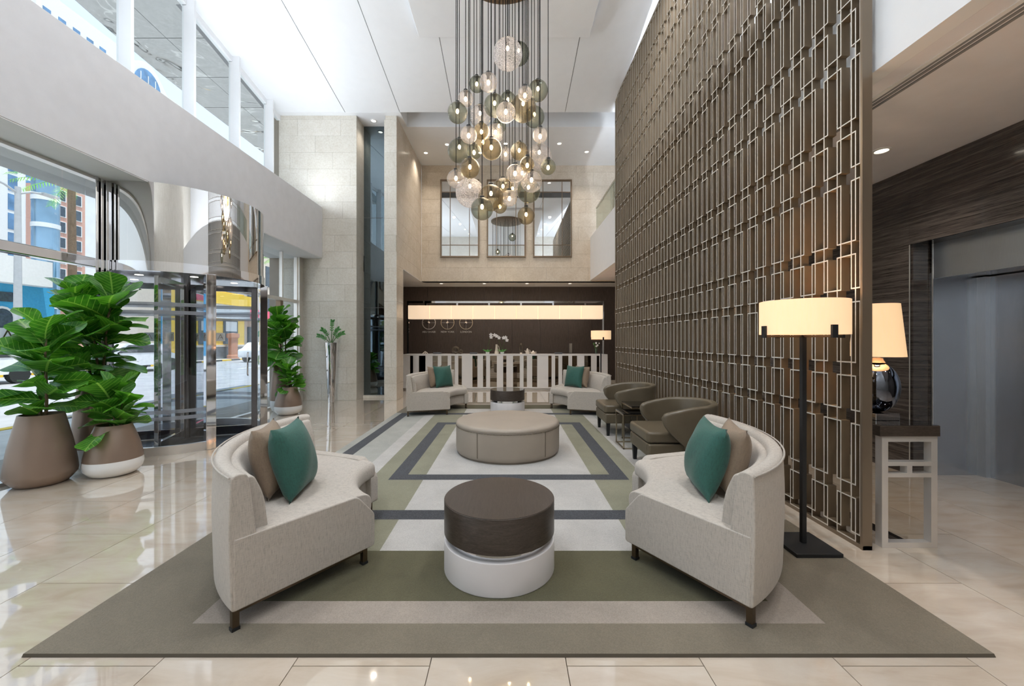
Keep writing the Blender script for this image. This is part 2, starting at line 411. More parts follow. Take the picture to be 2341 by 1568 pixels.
petal = plain('orchid_petal', (.85, .82, .82), .6)
asphalt = plain('asphalt', (.38, .375, .385), .9, var=.12, vs=2, kind='World', bmp=.2)
paving = plain('paving', (.60, .56, .52), .85, var=.1, vs=3, kind='World')
kerb_yellow = plain('kerb_yellow', (.85, .55, .05), .7)
kerb_black = plain('kerb_black', (.07, .07, .075), .7)
road_white = plain('road_paint', (.80, .80, .80), .8)
fac_white = plain('facade_white', (.70, .72, .74), .75, var=.03, kind='World')
fac_blue = plain('facade_blue', (.045, .33, .60), .7, var=.06, kind='World')
fac_pink = plain('facade_pink', (.56, .33, .27), .75, var=.05, kind='World')
fac_yellow = plain('facade_yellow', (.86, .55, .05), .7, var=.05, kind='World')
fac_grey = plain('facade_grey', (.20, .22, .24), .7, var=.05, kind='World')
fac_beige = plain('facade_beige', (.62, .55, .47), .75, var=.05, kind='World')
far_glass = plain('far_window_glass', (.10, .22, .40), .12, var=.3, vs=.6, kind='World', coat=.3)
far_dark = plain('far_dark_glass', (.045, .07, .10), .12, var=.3, kind='World')
tower_glass = plain('round_tower_glass', (.22, .36, .50), .08, metal=.6, var=.25, vs=.4, kind='World')
awning_red = plain('awning_red', (.55, .06, .12), .7)
car_white = plain('car_paint_white', (.80, .80, .80), .2, coat=.6)
car_dark = plain('car_window', (.03, .035, .04), .1)
tyre = plain('tyre', (.02, .02, .02), .8)
pole_grey = plain('pole_galvanised', (.45, .46, .48), .5, metal=.4)
terracotta = plain('terracotta', (.50, .22, .13), .8)
palm_green = leaf_mat('palm_frond', (.05, .20, .03), (.16, .38, .06), (.3, .45, .12))
soffit_panel_mat = None
def soffit_mat():
    m, t, b, N, L = newmat('canopy_polished_panel'); b.inputs['Metallic'].default_value = .9; b.inputs['Roughness'].default_value = .06
    v = coords(N, L, 'World'); f = noise(N, L, v, 14, 5, .6, 2.0); L.new(ramp(N, L, f, (.3, (.46, .465, .44)), (.7, (.56, .56, .53))), b.inputs['Base Color'])
    h = noise(N, L, v, 1.1, 2, .5, .6); bump(N, L, b, h, .55, .10)
    return m
canopy_metal = soffit_mat()
text_white = plain('sign_letters', (.75, .73, .70), .4)
plate_steel = metal('plate_steel', (.55, .53, .50), .3)
book_grey = plain('tray_leather', (.10, .10, .11), .6)

# ------------------------------------------------------------------ dimensions
XF = -4.87      # street glass wall
XC = -5.37      # clerestory glass
XB = -4.35      # inner face of beam
YW = 9.4        # stone wall at the end of the glass wall
YU = 12.1       # upper stone wall
YD = 13.3       # dark wall behind reception
ZS = 3.17       # low soffits
ZC = 6.65       # high ceiling at the back
SL = 0.15       # slope of the main ceiling
YB = -4.0       # wall behind the camera
XR = 4.2        # lift wall
XP = 2.45       # mezzanine parapet
def zc(Y): return ZC + SL * (9.3 - Y)

unit = {}
def block(name, parent, x0, x1, y0, y1, z0, z1, mat):
    if mat.name not in unit: unit[mat.name] = MB().box(0, 1, 0, 1, 0, 1).mesh('block_' + mat.name, mat)
    return link(name, unit[mat.name], parent, loc=(x0, y0, z0), scale=(x1 - x0, y1 - y0, z1 - z0))

# ================================================================== FLOOR
floor = struct(MB().box(-6, 5.6, YB, YD + .2, -.25, -.012).build('floor', grout))
tp, tl = .59, 1.18
k = 0
x = 2.61 - tp * 14
while x < 4.95:
    y = .55 + (tl / 2 if k % 2 else 0) - tl
    while y < YD:
        x0, x1, y0, y1 = max(x, XF - .1), min(x + tp, 4.95), y, min(y + tl, YD + .1)
        hid = (x0 > -2.13 and x1 < 2.13 and y0 > 1.80 and y1 < 9.0)
        if x1 - x0 > .05 and y1 > -.2 and not hid: block('tile', floor, x0 + .002, x1 - .002, y0 + .002, y1 - .002, -.02, 0, marble)
        y += tl
    x += tp; k += 1

# ================================================================== RUG
xs = [0, .85, 1.04, 1.2, 1.378, 1.55, 1.889, 2.04, 2.147]
vs_ = [0, 1.241, 1.40, 2.114, 2.286, 2.749, 3.261, 3.43, 3.62]
RW, RS, RO, RT, RC, RP, RL, RE = range(8)
def rugmat(x, v):
    if v > 3.43: return RT
    if v > 3.261: return RL if x < 1.55 else RT
    if v > 2.749: return RO if x < 1.378 else RL if x < 1.55 else RT
    if v > 2.286: return RW if x < .85 else RS if x < 1.378 else RL if x < 1.55 else RT
    if v > 2.114: return RC if x < 2.04 else RP
    o = RS if x < 1.378 else RW if x < 1.55 else RP if x < 1.889 else RC if x < 2.04 else RP
    if v > 1.40: return RW if x < .85 else o
    if v > 1.241: return RC if x < 1.2 else o
    return RW if x < .85 else RS if x < 1.04 else RC if x < 1.2 else o
X = sorted(set([-q for q in xs] + xs)); V = sorted(set([-q for q in vs_] + vs_)); b = MB(); RZ = .014
for i in range(len(X) - 1):
    for j in range(len(V) - 1):
        m = rugmat(abs(X[i] + X[i + 1]) / 2, abs(V[j] + V[j + 1]) / 2)
        b.add([(X[i], V[j], RZ), (X[i + 1], V[j], RZ), (X[i + 1], V[j + 1], RZ), (X[i], V[j + 1], RZ)], [(0, 1, 2, 3)], m)
hx, hv = 2.147, 3.62
b.add([(-hx, -hv, RZ), (hx, -hv, RZ), (hx, hv, RZ), (-hx, hv, RZ), (-hx - .004, -hv - .004, 0), (hx + .004, -hv - .004, 0), (hx + .004, hv + .004, 0), (-hx - .004, hv + .004, 0)],
      [(4, 5, 1, 0), (5, 6, 2, 1), (6, 7, 3, 2), (7, 4, 0, 3), (7, 6, 5, 4)], RE)
rug = b.build('rug', [rug_white, rug_sage, rug_olive, rug_taupe, rug_char, rug_pale, rug_light, rug_edge])
rug.location = (0, 5.40, 0.0005)
tag(rug, 'large rug with nested rectangles of ivory, sage, olive and charcoal under the seating', 'rug')

# ================================================================== CEILING
b = MB(); yb, y1 = YB, 9.27
b.add([(-5.6, yb, zc(yb) + .02), (5.2, yb, zc(yb) + .02), (5.2, y1, zc(y1) + .02), (-5.6, y1, zc(y1) + .02),
       (-5.6, yb, 9.2), (5.2, yb, 9.2), (5.2, y1, 9.2), (-5.6, y1, 9.2)],
      [(0, 1, 2, 3), (4, 7, 6, 5), (0, 4, 5, 1), (1, 5, 6, 2), (2, 6, 7, 3), (3, 7, 4, 0)])
ceiling = struct(b.build('ceiling', joint_dark))
bx = [-5.45, -3.77, -2.51, -1.27, 1.30, 2.55, 5.1]
for i in range(6):
    a0, a1 = bx[i] + .007, bx[i + 1] - .007
    MB().add([(a0, yb, zc(yb)), (a1, yb, zc(yb)), (a1, y1, zc(y1)), (a0, y1, zc(y1)), (a0, yb, zc(yb) + .019), (a1, yb, zc(yb) + .019), (a1, y1, zc(y1) + .019), (a0, y1, zc(y1) + .019)],
             [(0, 1, 2, 3), (4, 7, 6, 5), (0, 4, 5, 1), (1, 5, 6, 2), (2, 6, 7, 3), (3, 7, 4, 0)]).build('ceiling_panel', ceiling_paint, ceiling)
# level ceiling at the back, with the recessed slot between
b = MB(); b.box(-2.5, 5.2, 9.9, YU + .2, ZC, 9.2); b.box(-5.6, -2.5, 9.27, YU + .2, ZC, 9.2); b.box(2.62, 5.2, 9.27, 9.9, ZC, 9.2); b.box(-2.5, 2.62, 9.27, 9.9, ZC + .45, 9.2)
struct(b.build('ceiling_rear', ceiling_paint))
# dropped level panel
struct(MB().box(-1.62, 1.45, 1.2, 7.245, 6.85, 8.2).build('ceiling_dropped_panel', ceiling_paint, bevel=.012))

# ================================================================== LEFT SIDE: beam, clerestory, glass wall
struct(MB().box(-5.25, XB, YB, YW, 3.32, 4.5).build('trim_1', beam_paint, bevel=.006), 'deep plain grey-white beam running above the street glass')
struct(MB().box(-5.25, XB - .004, YB, YW - .002, 3.312, 3.3195).build('ceiling_beam_soffit', ceiling_paint), 'white soffit under the beam')  # whiter paint than the beam imitates daylight on the underside
# ledge closing the beam to the clerestory
struct(MB().box(-5.6, -5.25, YB, YW, 3.32, 4.5).build('trim_2', fac_white))
win = struct(MB().box(XC - .05, XC + .05, YB, YW, 4.5, 4.58).build('window_1', white_paint), 'clerestory window band above the beam')
for i in range(-9, 4):
    y0 = 5.54 + 1.11 * i
    if y0 < YB: continue
    MB().box(XC - .03, XC + .17, y0, y0 + .045, 4.5, zc(y0 + .02)).build('post', white_paint, win)
    ye = min(y0 + 1.11, YW)
    g = MB(); zt0, zt1 = zc(y0 + .045) - .10, zc(ye) - .10
    xx = XC
    g.add([(xx, y0 + .045, 4.58), (xx, ye, 4.58), (xx, ye, zt1), (xx, y0 + .045, zt0)], [(0, 1, 2, 3)]); g.build('pane', clear_glass, win)
    h = MB(); h.add([(XC - .05, y0, zt0), (XC + .04, y0, zt0), (XC + .04, ye, zt1), (XC - .05, ye, zt1), (XC - .05, y0, zt0 + .14), (XC + .04, y0, zt0 + .14), (XC + .04, ye, zt1 + .14), (XC - .05, ye, zt1 + .14)],
          [(0, 1, 2, 3), (4, 7, 6, 5), (0, 4, 5, 1), (1, 5, 6, 2), (2, 6, 7, 3), (3, 7, 4, 0)]).build('window_head', white_paint, win)

glaz = struct(MB().box(XF - .06, XF + .03, YB, 4.86, -.01, .035).build('window_2', satin), 'street glass wall beside the planters')
def pane(par, y0, y1, z0, z1, mat=clear_glass):
    return MB().add([(XF, y0, z0), (XF, y1, z0), (XF, y1, z1), (XF, y0, z1)], [(0, 1, 2, 3)]).build('pane', mat, par)
ys = [YB, -2.2, -.4, 1.4, 2.9, 4.39, 4.86]
for a0, a1 in zip(ys[:-1], ys[1:]):
    pane(glaz, a0 + .006, a1 - .006, .035, 2.25); pane(glaz, a0 + .006, a1 - .006, 2.36, 3.30)
MB().box(XF - .05, XF + .06, YB, 4.80, 2.25, 2.36).build('transom', chrome, glaz, bevel=.012)
MB().box(XF - .05, XF + .04, YB, 4.86, 3.28, 3.32).build('window_head', satin, glaz)
for q in (4.68, 4.74, 4.80): MB().box(XF - .06, XF + .07, q, q + .035, .0, 3.32).build('mullion', chrome, glaz, bevel=.006)
glaz2 = struct(MB().box(XF - .06, XF + .03, 6.68, 9.25, -.01, .035).build('window_3', satin), 'street glass wall between the revolving door and the stone wall')
for a0, a1 in ((6.72, 7.75), (7.75, 8.62), (8.62, 9.22)):
    pane(glaz2, a0 + .006, a1 - .006, .035, 2.25, clear_glass); pane(glaz2, a0 + .006, a1 - .006, 2.32, 3.30)
    MB().box(XF - .03, XF + .03, a1 - .02, a1 + .02, .0, 3.3).build('mullion', satin, glaz2)
MB().box(XF - .05, XF + .04, 6.7, 9.25, 2.25, 2.32).build('transom', satin, glaz2)
MB().box(XF - .05, XF + .05, 8.50, 8.60, .0, 2.25).build('door_post', bronze, glaz2)
for zq in (.62, .95): MB().box(XF + .03, XF + .06, 8.62, 9.2, zq, zq + .03).build('push_bar', chrome, glaz2)
MB().box(XF - .06, -4.80, 9.23, YW, 0, 3.32).build('jamb', satin, glaz2)

# ================================================================== STONE WALLS (blocks on a backing)
def blocks_y(parent, x0, x1, Y, z0, z1, mat, ch=.386, bw=1.15, th=.02, off=0, zstart=0):
    "blocks on a wall facing the camera (constant Y)"
    r = 0; z = zstart
    while z < z1 - .01:
        za, zb = max(z, z0), min(z + ch, z1)
        if zb - za > .02:
            x = x0 - ((r * .41 + off) % 1.0) * bw
            while x < x1 - .005:
                a, b_ = max(x, x0), min(x + bw, x1)
                if b_ - a > .03: block('stone_block', parent, a + .0015, b_ - .0015, Y - th, Y - .001, za + .0015, zb - .0015, mat)
                x += bw
        z += ch; r += 1
def blocks_x(parent, y0, y1, Xp, z0, z1, mat, ch=.386, bw=1.15, th=.02, sgn=1, off=0):
    r = 0; z = 0
    while z < z1 - .01:
        za, zb = max(z, z0), min(z + ch, z1)
        if zb - za > .02:
            y = y0 - ((r * .41 + off) % 1.0) * bw
            while y < y1 - .005:
                a, b_ = max(y, y0), min(y + bw, y1)
                if b_ - a > .03: block('stone_block', parent, min(Xp, Xp + sgn * th) + (0 if sgn < 0 else .001), max(Xp, Xp + sgn * th), a + .0015, b_ - .0015, za + .0015, zb - .0015, mat)
                y += bw
        z += ch; r += 1
sw = MB(); sw.box(-5.6, -3.576, YW + .02, 9.95, 0, ZC)
wall_left = struct(sw.build('wall_left', grout), 'pale limestone wall at the end of the street glass')
blocks_y(wall_left, -5.37, -3.556, YW + .02, 0, ZC, limestone, th=.02, bw=1.0)
blocks_x(wall_left, YW + .021, 9.88, -3.576, 0, ZC, limestone, bw=.6)
# tall tinted mirror in the slot between wall and pier
wm = struct(MB().box(-3.556, -2.90, 9.88, 9.95, 0, ZC).build('wall_mirror_slot', tinted_mirror), 'tall dark tinted mirror in the slot between limestone wall and pier')
MB().box(-3.55, -2.91, 9.80, 9.879, 0, .06).build('sill', limestone, wm)
for zq in (2.2, 4.4): MB().box(-3.556, -2.90, 9.872, 9.88, zq, zq + .006).build('joint', joint_dark, wm)
# pier, and the wall above the opening running back to the upper wall
pb = MB(); pb.box(-2.89, -2.64, YW + .02, 10.0, 0, ZC); pb.box(-2.89, -2.64, 10.0, YU, ZS, ZC)
wp = struct(pb.build('wall_pier', grout), 'narrow beige stone pier beside the tinted mirror')
blocks_y(wp, -2.91, -2.62, YW + .02, 0, ZC, limestone, bw=.9)
blocks_x(wp, YW + .021, 10.0, -2.64, 0, ZS, beige_stone, bw=1.2)
blocks_x(wp, YW + .021, YU - .02, -2.64, ZS, ZC, beige_stone, bw=1.2)
MB().box(-2.91, -2.62, 9.98, 10.0, 0, ZS).build('return_slab', limestone, wp)
MB().box(-2.91, -2.62, 10.0, YU, ZS - .01, ZS).build('soffit_edge', white_paint, wp)
# upper stone wall
wu = struct(MB().box(-2.62, 5.1, YU + .001, YU + .25, ZS, ZC).build('wall_back', grout), 'beige marble upper wall above reception with three framed mirrors')
blocks_y(wu, -2.62, 5.1, YU, ZS, ZC, beige_stone, bw=1.25, ch=.41, zstart=ZS)
# low soffit over reception
b = MB(); b.box(-3.8, 5.1, YU, YD + .1, ZS, ZS + .2); b.box(-3.8, -2.64, 9.96, YU, ZS, ZS + .2)
struct(b.build('ceiling_reception', white_paint))
# dark wood wall behind reception, in panels
wr = struct(MB().box(-3.8, 5.1, YD + .021, YD + .25, 0, ZS).build('wall_reception', joint_dark), 'dark wood panelled wall behind the reception counter')
pxs = [-3.6, -2.68, -1.75, -.82, .11, 1.04, 1.97, 2.76, 3.69, 4.62]
for a0, a1 in zip(pxs[:-1], pxs[1:]): block('wall_panel', wr, a0 + .003, a1 - .003, YD, YD + .02, .09, ZS, dark_wood_wall)
MB().box(-3.6, 4.62, YD - .012, YD + .02, 0, .09).build('skirting', limestone, wr)
MB().box(2.0, 2.09, YD - .03, YD, .98, 1.30).build('push_plate', plate_steel, wr)
struct(MB().box(-3.8, -3.6, 9.96, YD + .2, 0, ZS).build('wall_reception_side', dark_wood_wall))
# wall behind the camera and outer walls
struct(MB().box(-5.6, 5.2, YB - .2, YB, 0, 9.2).build('wall_behind', limestone))

# ================================================================== RIGHT SIDE: parapet, mezzanine, lift lobby
struct(MB().box(XP, XP + .12, YB, YU, ZS + .03, 4.49).build('wall_parapet', white_paint), 'white mezzanine parapet behind the lattice screen')
struct(MB().box(XP + .12, 5.1, YB, YU, ZS + .23, ZS + .5).build('floor_mezzanine', white_paint))
lc = struct(MB().box(XP + .121, 5.1, YB, YU, ZS + .03, ZS + .2).build('ceiling_lobby', lobby_ceiling_paint), 'low ceiling of the lift lobby')
for i, q in enumerate((2.735, 2.775, 2.815)): MB().box(q, q + .018, YB, 9.0, ZS + .022, ZS + .031).build('diffuser_slot', joint_dark, lc)
MB().box(2.70, 2.735, YB, 9.0, ZS + .024, ZS + .031).build('diffuser_flange', trim_white, lc)
MB().box(2.69, 2.86, 3.53, 3.545, ZS + .018, ZS + .0225).build('diffuser_joint', joint_dark, lc)
struct(MB().box(4.95, 5.1, YB, YU, ZS + .5, 9.2).build('wall_mezzanine', white_paint))
gb = thing('glass_balustrade', 'clear glass balustrade with slim rail on the white mezzanine parapet', 'balustrade', (XP + .06, 0, 4.49))
for a0, a1 in ((8.2, 9.85), (9.87, 11.5)): MB().box(-.008, .008, a0, a1, .0, .68).build('glass_panel', balustrade_glass, gb)
MB().box(-.02, .02, 8.2, 11.5, .68, .71).build('handrail', satin, gb)

LY0, LY1 = 1.5, 4.22     # lift recess
b = MB(); b.box(XR + .021, 5.1, LY1, YD + .2, 0, ZS + .03); b.box(XR + .021, 5.1, YB, LY0, 0, ZS + .03); b.box(XR + .021, 5.1, LY0, LY1, 2.42, ZS + .03); b.box(4.95, 5.1, LY0, LY1, 0, 2.42)
wl = struct(b.build('wall_right', zebra_stone), 'dark horizontally veined stone wall of the lift lobby')
for a0, a1 in ((LY1, 4.66), (4.66, 5.9), (5.9, 7.2), (7.2, 8.5), (8.5, 9.8), (9.8, 11.1), (11.1, 12.4)):
    for z0, z1 in ((0.0, 2.40), (2.40, ZS + .03)): block('stone_panel', wl, XR, XR + .02, a0 + .0015, a1 - .0015, z0 + .0015, z1 - .0015, zebra_stone)
block('stone_panel', wl, XR, XR + .02, LY0, LY1, 2.402, ZS + .028, zebra_stone)
block('stone_panel', wl, XR, XR + .02, YB, LY0, 0.002, ZS + .028, zebra_stone)
block('reveal_panel', wl, XR + .022, 4.40, LY1 - .02, LY1 - .001, 0, 2.40, zebra_stone)
MB().box(XR + .02, 4.95, LY0, LY1, 2.40, 2.419).build('reveal_soffit', dark_chrome, wl)
MB().box(XR - .002, XR + .004, LY1 - .006, LY1 + .001, 0, 2.40).build('edge_trim', satin, wl)
d1 = struct(MB().box(4.40, 4.93, LY1 - .04, LY1 - .001, 0, 2.10).build('door_1', door_steel), 'brushed steel lift doors in the dark stone wall')
MB().box(4.40, 4.44, LY0, LY1 - .04, 2.04, 2.40).build('lift_header', brushed, d1)
MB().box(4.44, 4.93, LY0, LY1 - .04, 2.06, 2.10).build('head_soffit', dark_chrome, d1)
MB().box(4.395, 4.402, LY1 - .048, LY1 - .038, 0, 2.40).build('jamb_edge', satin, d1)
for a0, a1 in ((LY0, 2.75), (2.755, 4.10)): MB().box(4.91, 4.94, a0, a1, 0, 2.05).build('lift_door_leaf', door_steel, d1)
MB().box(4.86, 4.92, 4.10, LY1 - .04, 0, 2.05).build('door_jamb', brushed, d1)
MB().box(XR - .012, XR, LY1, 12.4, 0, .05).build('skirting', dark_chrome, wl)

# ================================================================== LATTICE SCREEN
XS0, XS1 = 2.362, 2.424      # front and back of the screen
SY0, SY1, SZ = 2.683, 8.94, 6.75
scr = thing('lattice_screen', 'tall bronze lattice screen of interlocking upright rectangles beside the seating', 'screen', (0, 0, 0))
f = MB(); f.box(XS0 - .004, XS1, SY0, SY0 + .018, 0, SZ); f.box(XS0, XS1, SY1 - .018, SY1, 0, SZ); f.box(XS0, XS1, SY0, SY1, 0, .028); f.box(XS0, XS1, SY0, SY1, SZ - .03, SZ)
f.build('screen_frame', screen_post, scr)
PIT, WID, HP, HH, TH = .12, .161, .835, .75, .0085
sh_mesh = {}
def rect_mb(w, h, mb=None, oy=0, oz=0):
    mb = mb or MB(); t = TH; a, c = XS0, XS1
    o = [(oy, oz), (oy + w, oz), (oy + w, oz + h), (oy, oz + h)]; i = [(oy + t, oz + t), (oy + w - t, oz + t), (oy + w - t, oz + h - t), (oy + t, oz + h - t)]
    vs = [(X_, *p) for X_ in (a, c) for p in o + i]
    fr = [(k, (k + 1) % 4, 4 + (k + 1) % 4, 4 + k) for k in range(4)]; mb.add(vs, fr, 1)
    mb.add(vs, [tuple(8 + q for q in reversed(p)) for p in fr] + [(k, 8 + k, 8 + (k + 1) % 4, (k + 1) % 4) for k in range(4)] + [(4 + k, 4 + (k + 1) % 4, 12 + (k + 1) % 4, 12 + k) for k in range(4)], 0)
    return mb
rects = []
i = 0
while True:
    yf = 2.779 + PIT * i; y0 = yf - WID; i += 1      # far and near edge of this column
    if y0 < SY0 + .018: y0 = SY0 + .018
    if yf > SY1: break
    zb = 1.753 if (i - 1) % 2 == 0 else 2.08
    z = zb - HP * 4
    while z < SZ:
        a0, a1 = max(z, .028), min(z + HH, SZ - .03)
        if a1 - a0 > .06: rects.append((y0, yf, a0, a1))
        z += HP
rects.sort(key=lambda q: q[0] ** 2 + (q[2] + q[3] - 2.8) ** 2 / 4)
far = MB()
for n, (y0, yf, a0, a1) in enumerate(rects):
    if n < 300:
        key = (round(yf - y0, 3), round(a1 - a0, 3))
        if key not in sh_mesh: sh_mesh[key] = rect_mb(*key).mesh('lattice_rectangle', [screen_side, screen_edge])
        link('lattice_rectangle', sh_mesh[key], scr, loc=(.0008 * (round((yf - 2.779) / PIT) % 2), y0, a0))
    else: rect_mb(yf - y0, a1 - a0, far, y0, a0)
fo = far.build('lattice_rectangles_far', [screen_side, screen_edge], scr); fo['kind'] = 'stuff'

# ================================================================== MIRRORS ON THE UPPER WALL
for n, (p0, p1, lab) in enumerate(((1008, 1095, 'left of the three bronze framed mirrors above reception'), (1114, 1201, 'middle of the three bronze framed mirrors above reception'), (1219.5, 1306, 'right of the three bronze framed mirrors above reception'))):
    x0, x1 = (p0 - 1163) / F * YU, (p1 - 1163) / F * YU; z0, z1 = 1.4 + (778 - 588) / F * YU, 1.4 + (778 - 413) / F * YU; y = YU - .02
    t = thing('wall_mirror', lab, 'mirror', ((x0 + x1) / 2, y, z0), group='mirrors on the upper wall'); w = (x1 - x0) / 2; h = z1 - z0
    MB().box(-w, w, -.012, 0, 0, h).build('mirror_glass', mirror, t)
    b = MB(); e = .028; b.box(-w - .01, -w + e, -.05, 0, -.01, h + .01); b.box(w - e, w + .01, -.05, 0, -.01, h + .01); b.box(-w + e, w - e, -.05, 0, -.01, e); b.box(-w + e, w - e, -.05, 0, h - e, h + .01)
    b.build('frame', bronze, t)
    for q in (-w + .27 * 2 * w * .92, w - .27 * 2 * w * .92): MB().box(q - .009, q + .009, -.028, -.0125, e, h - e).build('muntin', bronze, t)
    for q in (h * .155, h * .845): MB().box(-w + e, w - e, -.027, -.0127, q - .009, q + .009).build('muntin', bronze, t)

# ================================================================== DOWNLIGHTS
dl_proto = None
def downlight(loc, label, power=10, r=.055, group='recessed ceiling spotlights', col=(1, .90, .78), ang=120):
    global dl_proto
    if dl_proto is None:
        ring = MB().lathe([(.075, 0), (.075, -.008), (.055, -.012), (.05, -.004), (.05, 0)], 24, caps=False).mesh('trim_ring', trim_white, 40)
        lens = MB().lathe([(.052, -.003), (.0005, -.003)], 24, caps=False).mesh('lens', lamp_lens)
        dl_proto = (ring, lens)
    t = thing('ceiling_downlight', label, 'downlight', loc, group=group)
    link('trim_ring', dl_proto[0], t); link('lens', dl_proto[1], t)
    ld = bpy.data.lights.new('downlight_beam', 'SPOT'); ld.energy = power; ld.color = col; ld.spot_size = R(ang); ld.spot_blend = .9; ld.shadow_soft_size = .06
    lo = bpy.data.objects.new('downlight_beam', ld); C.objects.link(lo); lo.parent = t; lo.location = (0, 0, -.03)
    return t
rear = [(-1.65, 10.78), (-2.32, 11.26), (-.08, 10.73), (-.8, 11.26), (1.35, 10.73), (2.17, 11.2)]
for n, (x, y) in enumerate(rear):
    downlight((x, y, ZC), 'small round downlight in the high ceiling before the mirror wall, %s' % ('second from left', 'leftmost', 'fourth from left', 'third from left', 'fifth from left', 'rightmost')[n], 70, group='downlights in the high rear ceiling')
downlight((-3.23, 9.62, ZC), 'small round downlight above the tinted mirror slot', 25)
for n, x in enumerate((-2.09, -.76, .57, 1.9)):
    downlight((x, 12.49, ZS), 'downlight in the low soffit over reception, %s' % ('leftmost', 'second from left', 'second from right', 'rightmost')[n], 30, group='downlights over reception')
downlight((3.53, 3.81, ZS + .03), 'round downlight in the lift lobby ceiling', 62, group='lift lobby downlights')
for n, (x, y) in enumerate(((3.53, 1.4), (3.53, 6.3), (3.53, 8.8), (3.53, -1.0))):
    downlight((x, y, ZS + .03), 'downlight in the lift lobby ceiling, %s' % ('nearest the lift doors', 'first behind the lattice screen', 'deepest behind the lattice screen', 'behind the camera')[n], 62, group='lift lobby downlights')
# added rows of unseen fill lamps in the high ceiling, lighting the lobby
for n, (x, y) in enumerate([(a, c) for a in (-2.6, 1.95) for c in (-2.2, .2, 2.6, 5.0)]):
    downlight((x, y, zc(y) - .002), 'recessed downlight in the high sloping ceiling, %s row, %s from the entrance end' % ('street side' if x < 0 else 'screen side', ('first', 'second', 'third', 'fourth')[n % 4]), 200, group='overhead lobby downlights', col=(.96, .98, 1.0), ang=150)

# added unseen fill strips brightening the ceiling, on the beam top and behind the parapet
strip_glow = glow('led_strip', (.92, .96, 1.0), 2.0)
for nm, x0, lab, pw, tilt in (('cove_light', -4.50, 'LED cove strip lying on top of the grey-white beam', 195, .45), ('cove_light', 2.75, 'LED cove strip on the mezzanine behind the white parapet', 300, -.1)):
    t = thing(nm, lab, 'cove light', (x0, 2.7, 4.5 if x0 < 0 else ZS + .5), group='cove strips')
    MB().box(-.04, .04, -6.4, 6.4, 0, .03).build('channel', satin, t); MB().box(-.03, .03, -6.4, 6.4, .03, .036).build('led_strip', strip_glow, t)
    ad = bpy.data.lights.new('cove_beam', 'AREA'); ad.shape = 'RECTANGLE'; ad.size = .12; ad.size_y = 12.6; ad.energy = pw; ad.color = (.86, .93, 1.0)
    ao = bpy.data.objects.new('cove_beam', ad); C.objects.link(ao); ao.parent = t; ao.location = (0, 0, .06); ao.rotation_euler = (pi, tilt, 0)

# ================================================================== REVOLVING DOOR
DX, DY, DR = -4.63, 5.77, .955
rd = thing('revolving_door', 'round revolving entrance door with mirrored steel drum and glass wings', 'revolving door', (DX, DY, 0))
MB().lathe([(DR, 2.36), (DR, 3.318), (DR - .02, 3.318), (DR - .02, 2.36), (DR, 2.36)], 96, caps=False).build('mirror_fascia', mirror_steel, rd, smooth=40)
MB().lathe([(DR + .012, 2.24), (DR + .012, 2.36), (DR - .04, 2.36), (DR - .04, 2.24), (DR + .012, 2.24)], 96, caps=False).build('canopy_ring', chrome, rd, smooth=40)
MB().lathe([(.0005, 2.245), (DR - .04, 2.245), (DR - .04, 2.30), (.0005, 2.30)], 64, caps=False).build('drum_ceiling', dark_chrome, rd, smooth=40)
for q in range(6):
    a = q * pi / 3 + .3; MB().lathe([(.045, 2.243), (.0005, 2.242)], 16, c=(.6 * cos(a), .6 * sin(a), 0), caps=False).build('drum_lamp', lamp_lens, rd)
MB().lathe([(DR - .02, .0), (DR - .02, .006), (.0005, .006)], 64, caps=False).build('floor_mat', black_metal, rd, smooth=40)
HA = R(36.5)
for a0 in (HA, pi + HA):
    a1 = a0 + pi - 2 * HA
    MB().arc([(DR - .006, .10), (DR + .006, .10), (DR + .006, 2.25), (DR - .006, 2.25)], a0, a1, 32).build('curved_glass', door_glass, rd, smooth=40)
    MB().arc([(DR - .025, .0), (DR + .025, .0), (DR + .025, .105), (DR - .025, .105)], a0, a1, 32).build('base_rail', satin, rd, smooth=40)
    for zq in (.42, .50, 1.72, 1.82):
        MB().arc([(DR + .007, zq), (DR + .0085, zq), (DR + .0085, zq + .045), (DR + .007, zq + .045)], a0, a1, 32).build('frosted_band', frost_band, rd)
for a in (HA, -HA, pi + HA, pi - HA):
    M_ = Matrix.Rotation(a, 4, 'Z'); MB().box(DR - .05, DR + .05, -.055, .055, 0, 2.25, mat=M_).build('door_post', chrome, rd, bevel=.006)
MB().tube([(0, 0, 0), (0, 0, 2.25)], .055, 16).build('centre_shaft', dark_chrome, rd, smooth=40)
def logo_A(parent, Mx, s=.05, back=.12):
    "white square sticker with an open letter A drawn in thin strokes"
    b = MB(); b.box(-back / 2, back / 2, -.0008, .0008, -back / 2, back / 2, mat=Mx); st = b.build('sticker', pot_white, parent)
    c = MB()
    for p0, p1 in (((-.6 * s, -.7 * s), (.05 * s, .75 * s)), ((.05 * s, .75 * s), (.65 * s, -.7 * s)), ((-.1 * s, -.25 * s), (.65 * s, -.1 * s))):
        for sg in (-1, 1):
            A_ = Mx @ Vector((p0[0], sg * .0012, p0[1])); B_ = Mx @ Vector((p1[0], sg * .0012, p1[1])); c.beam(A_, B_, .0045, .0045)
    c.build('letter_a', bronze, st)
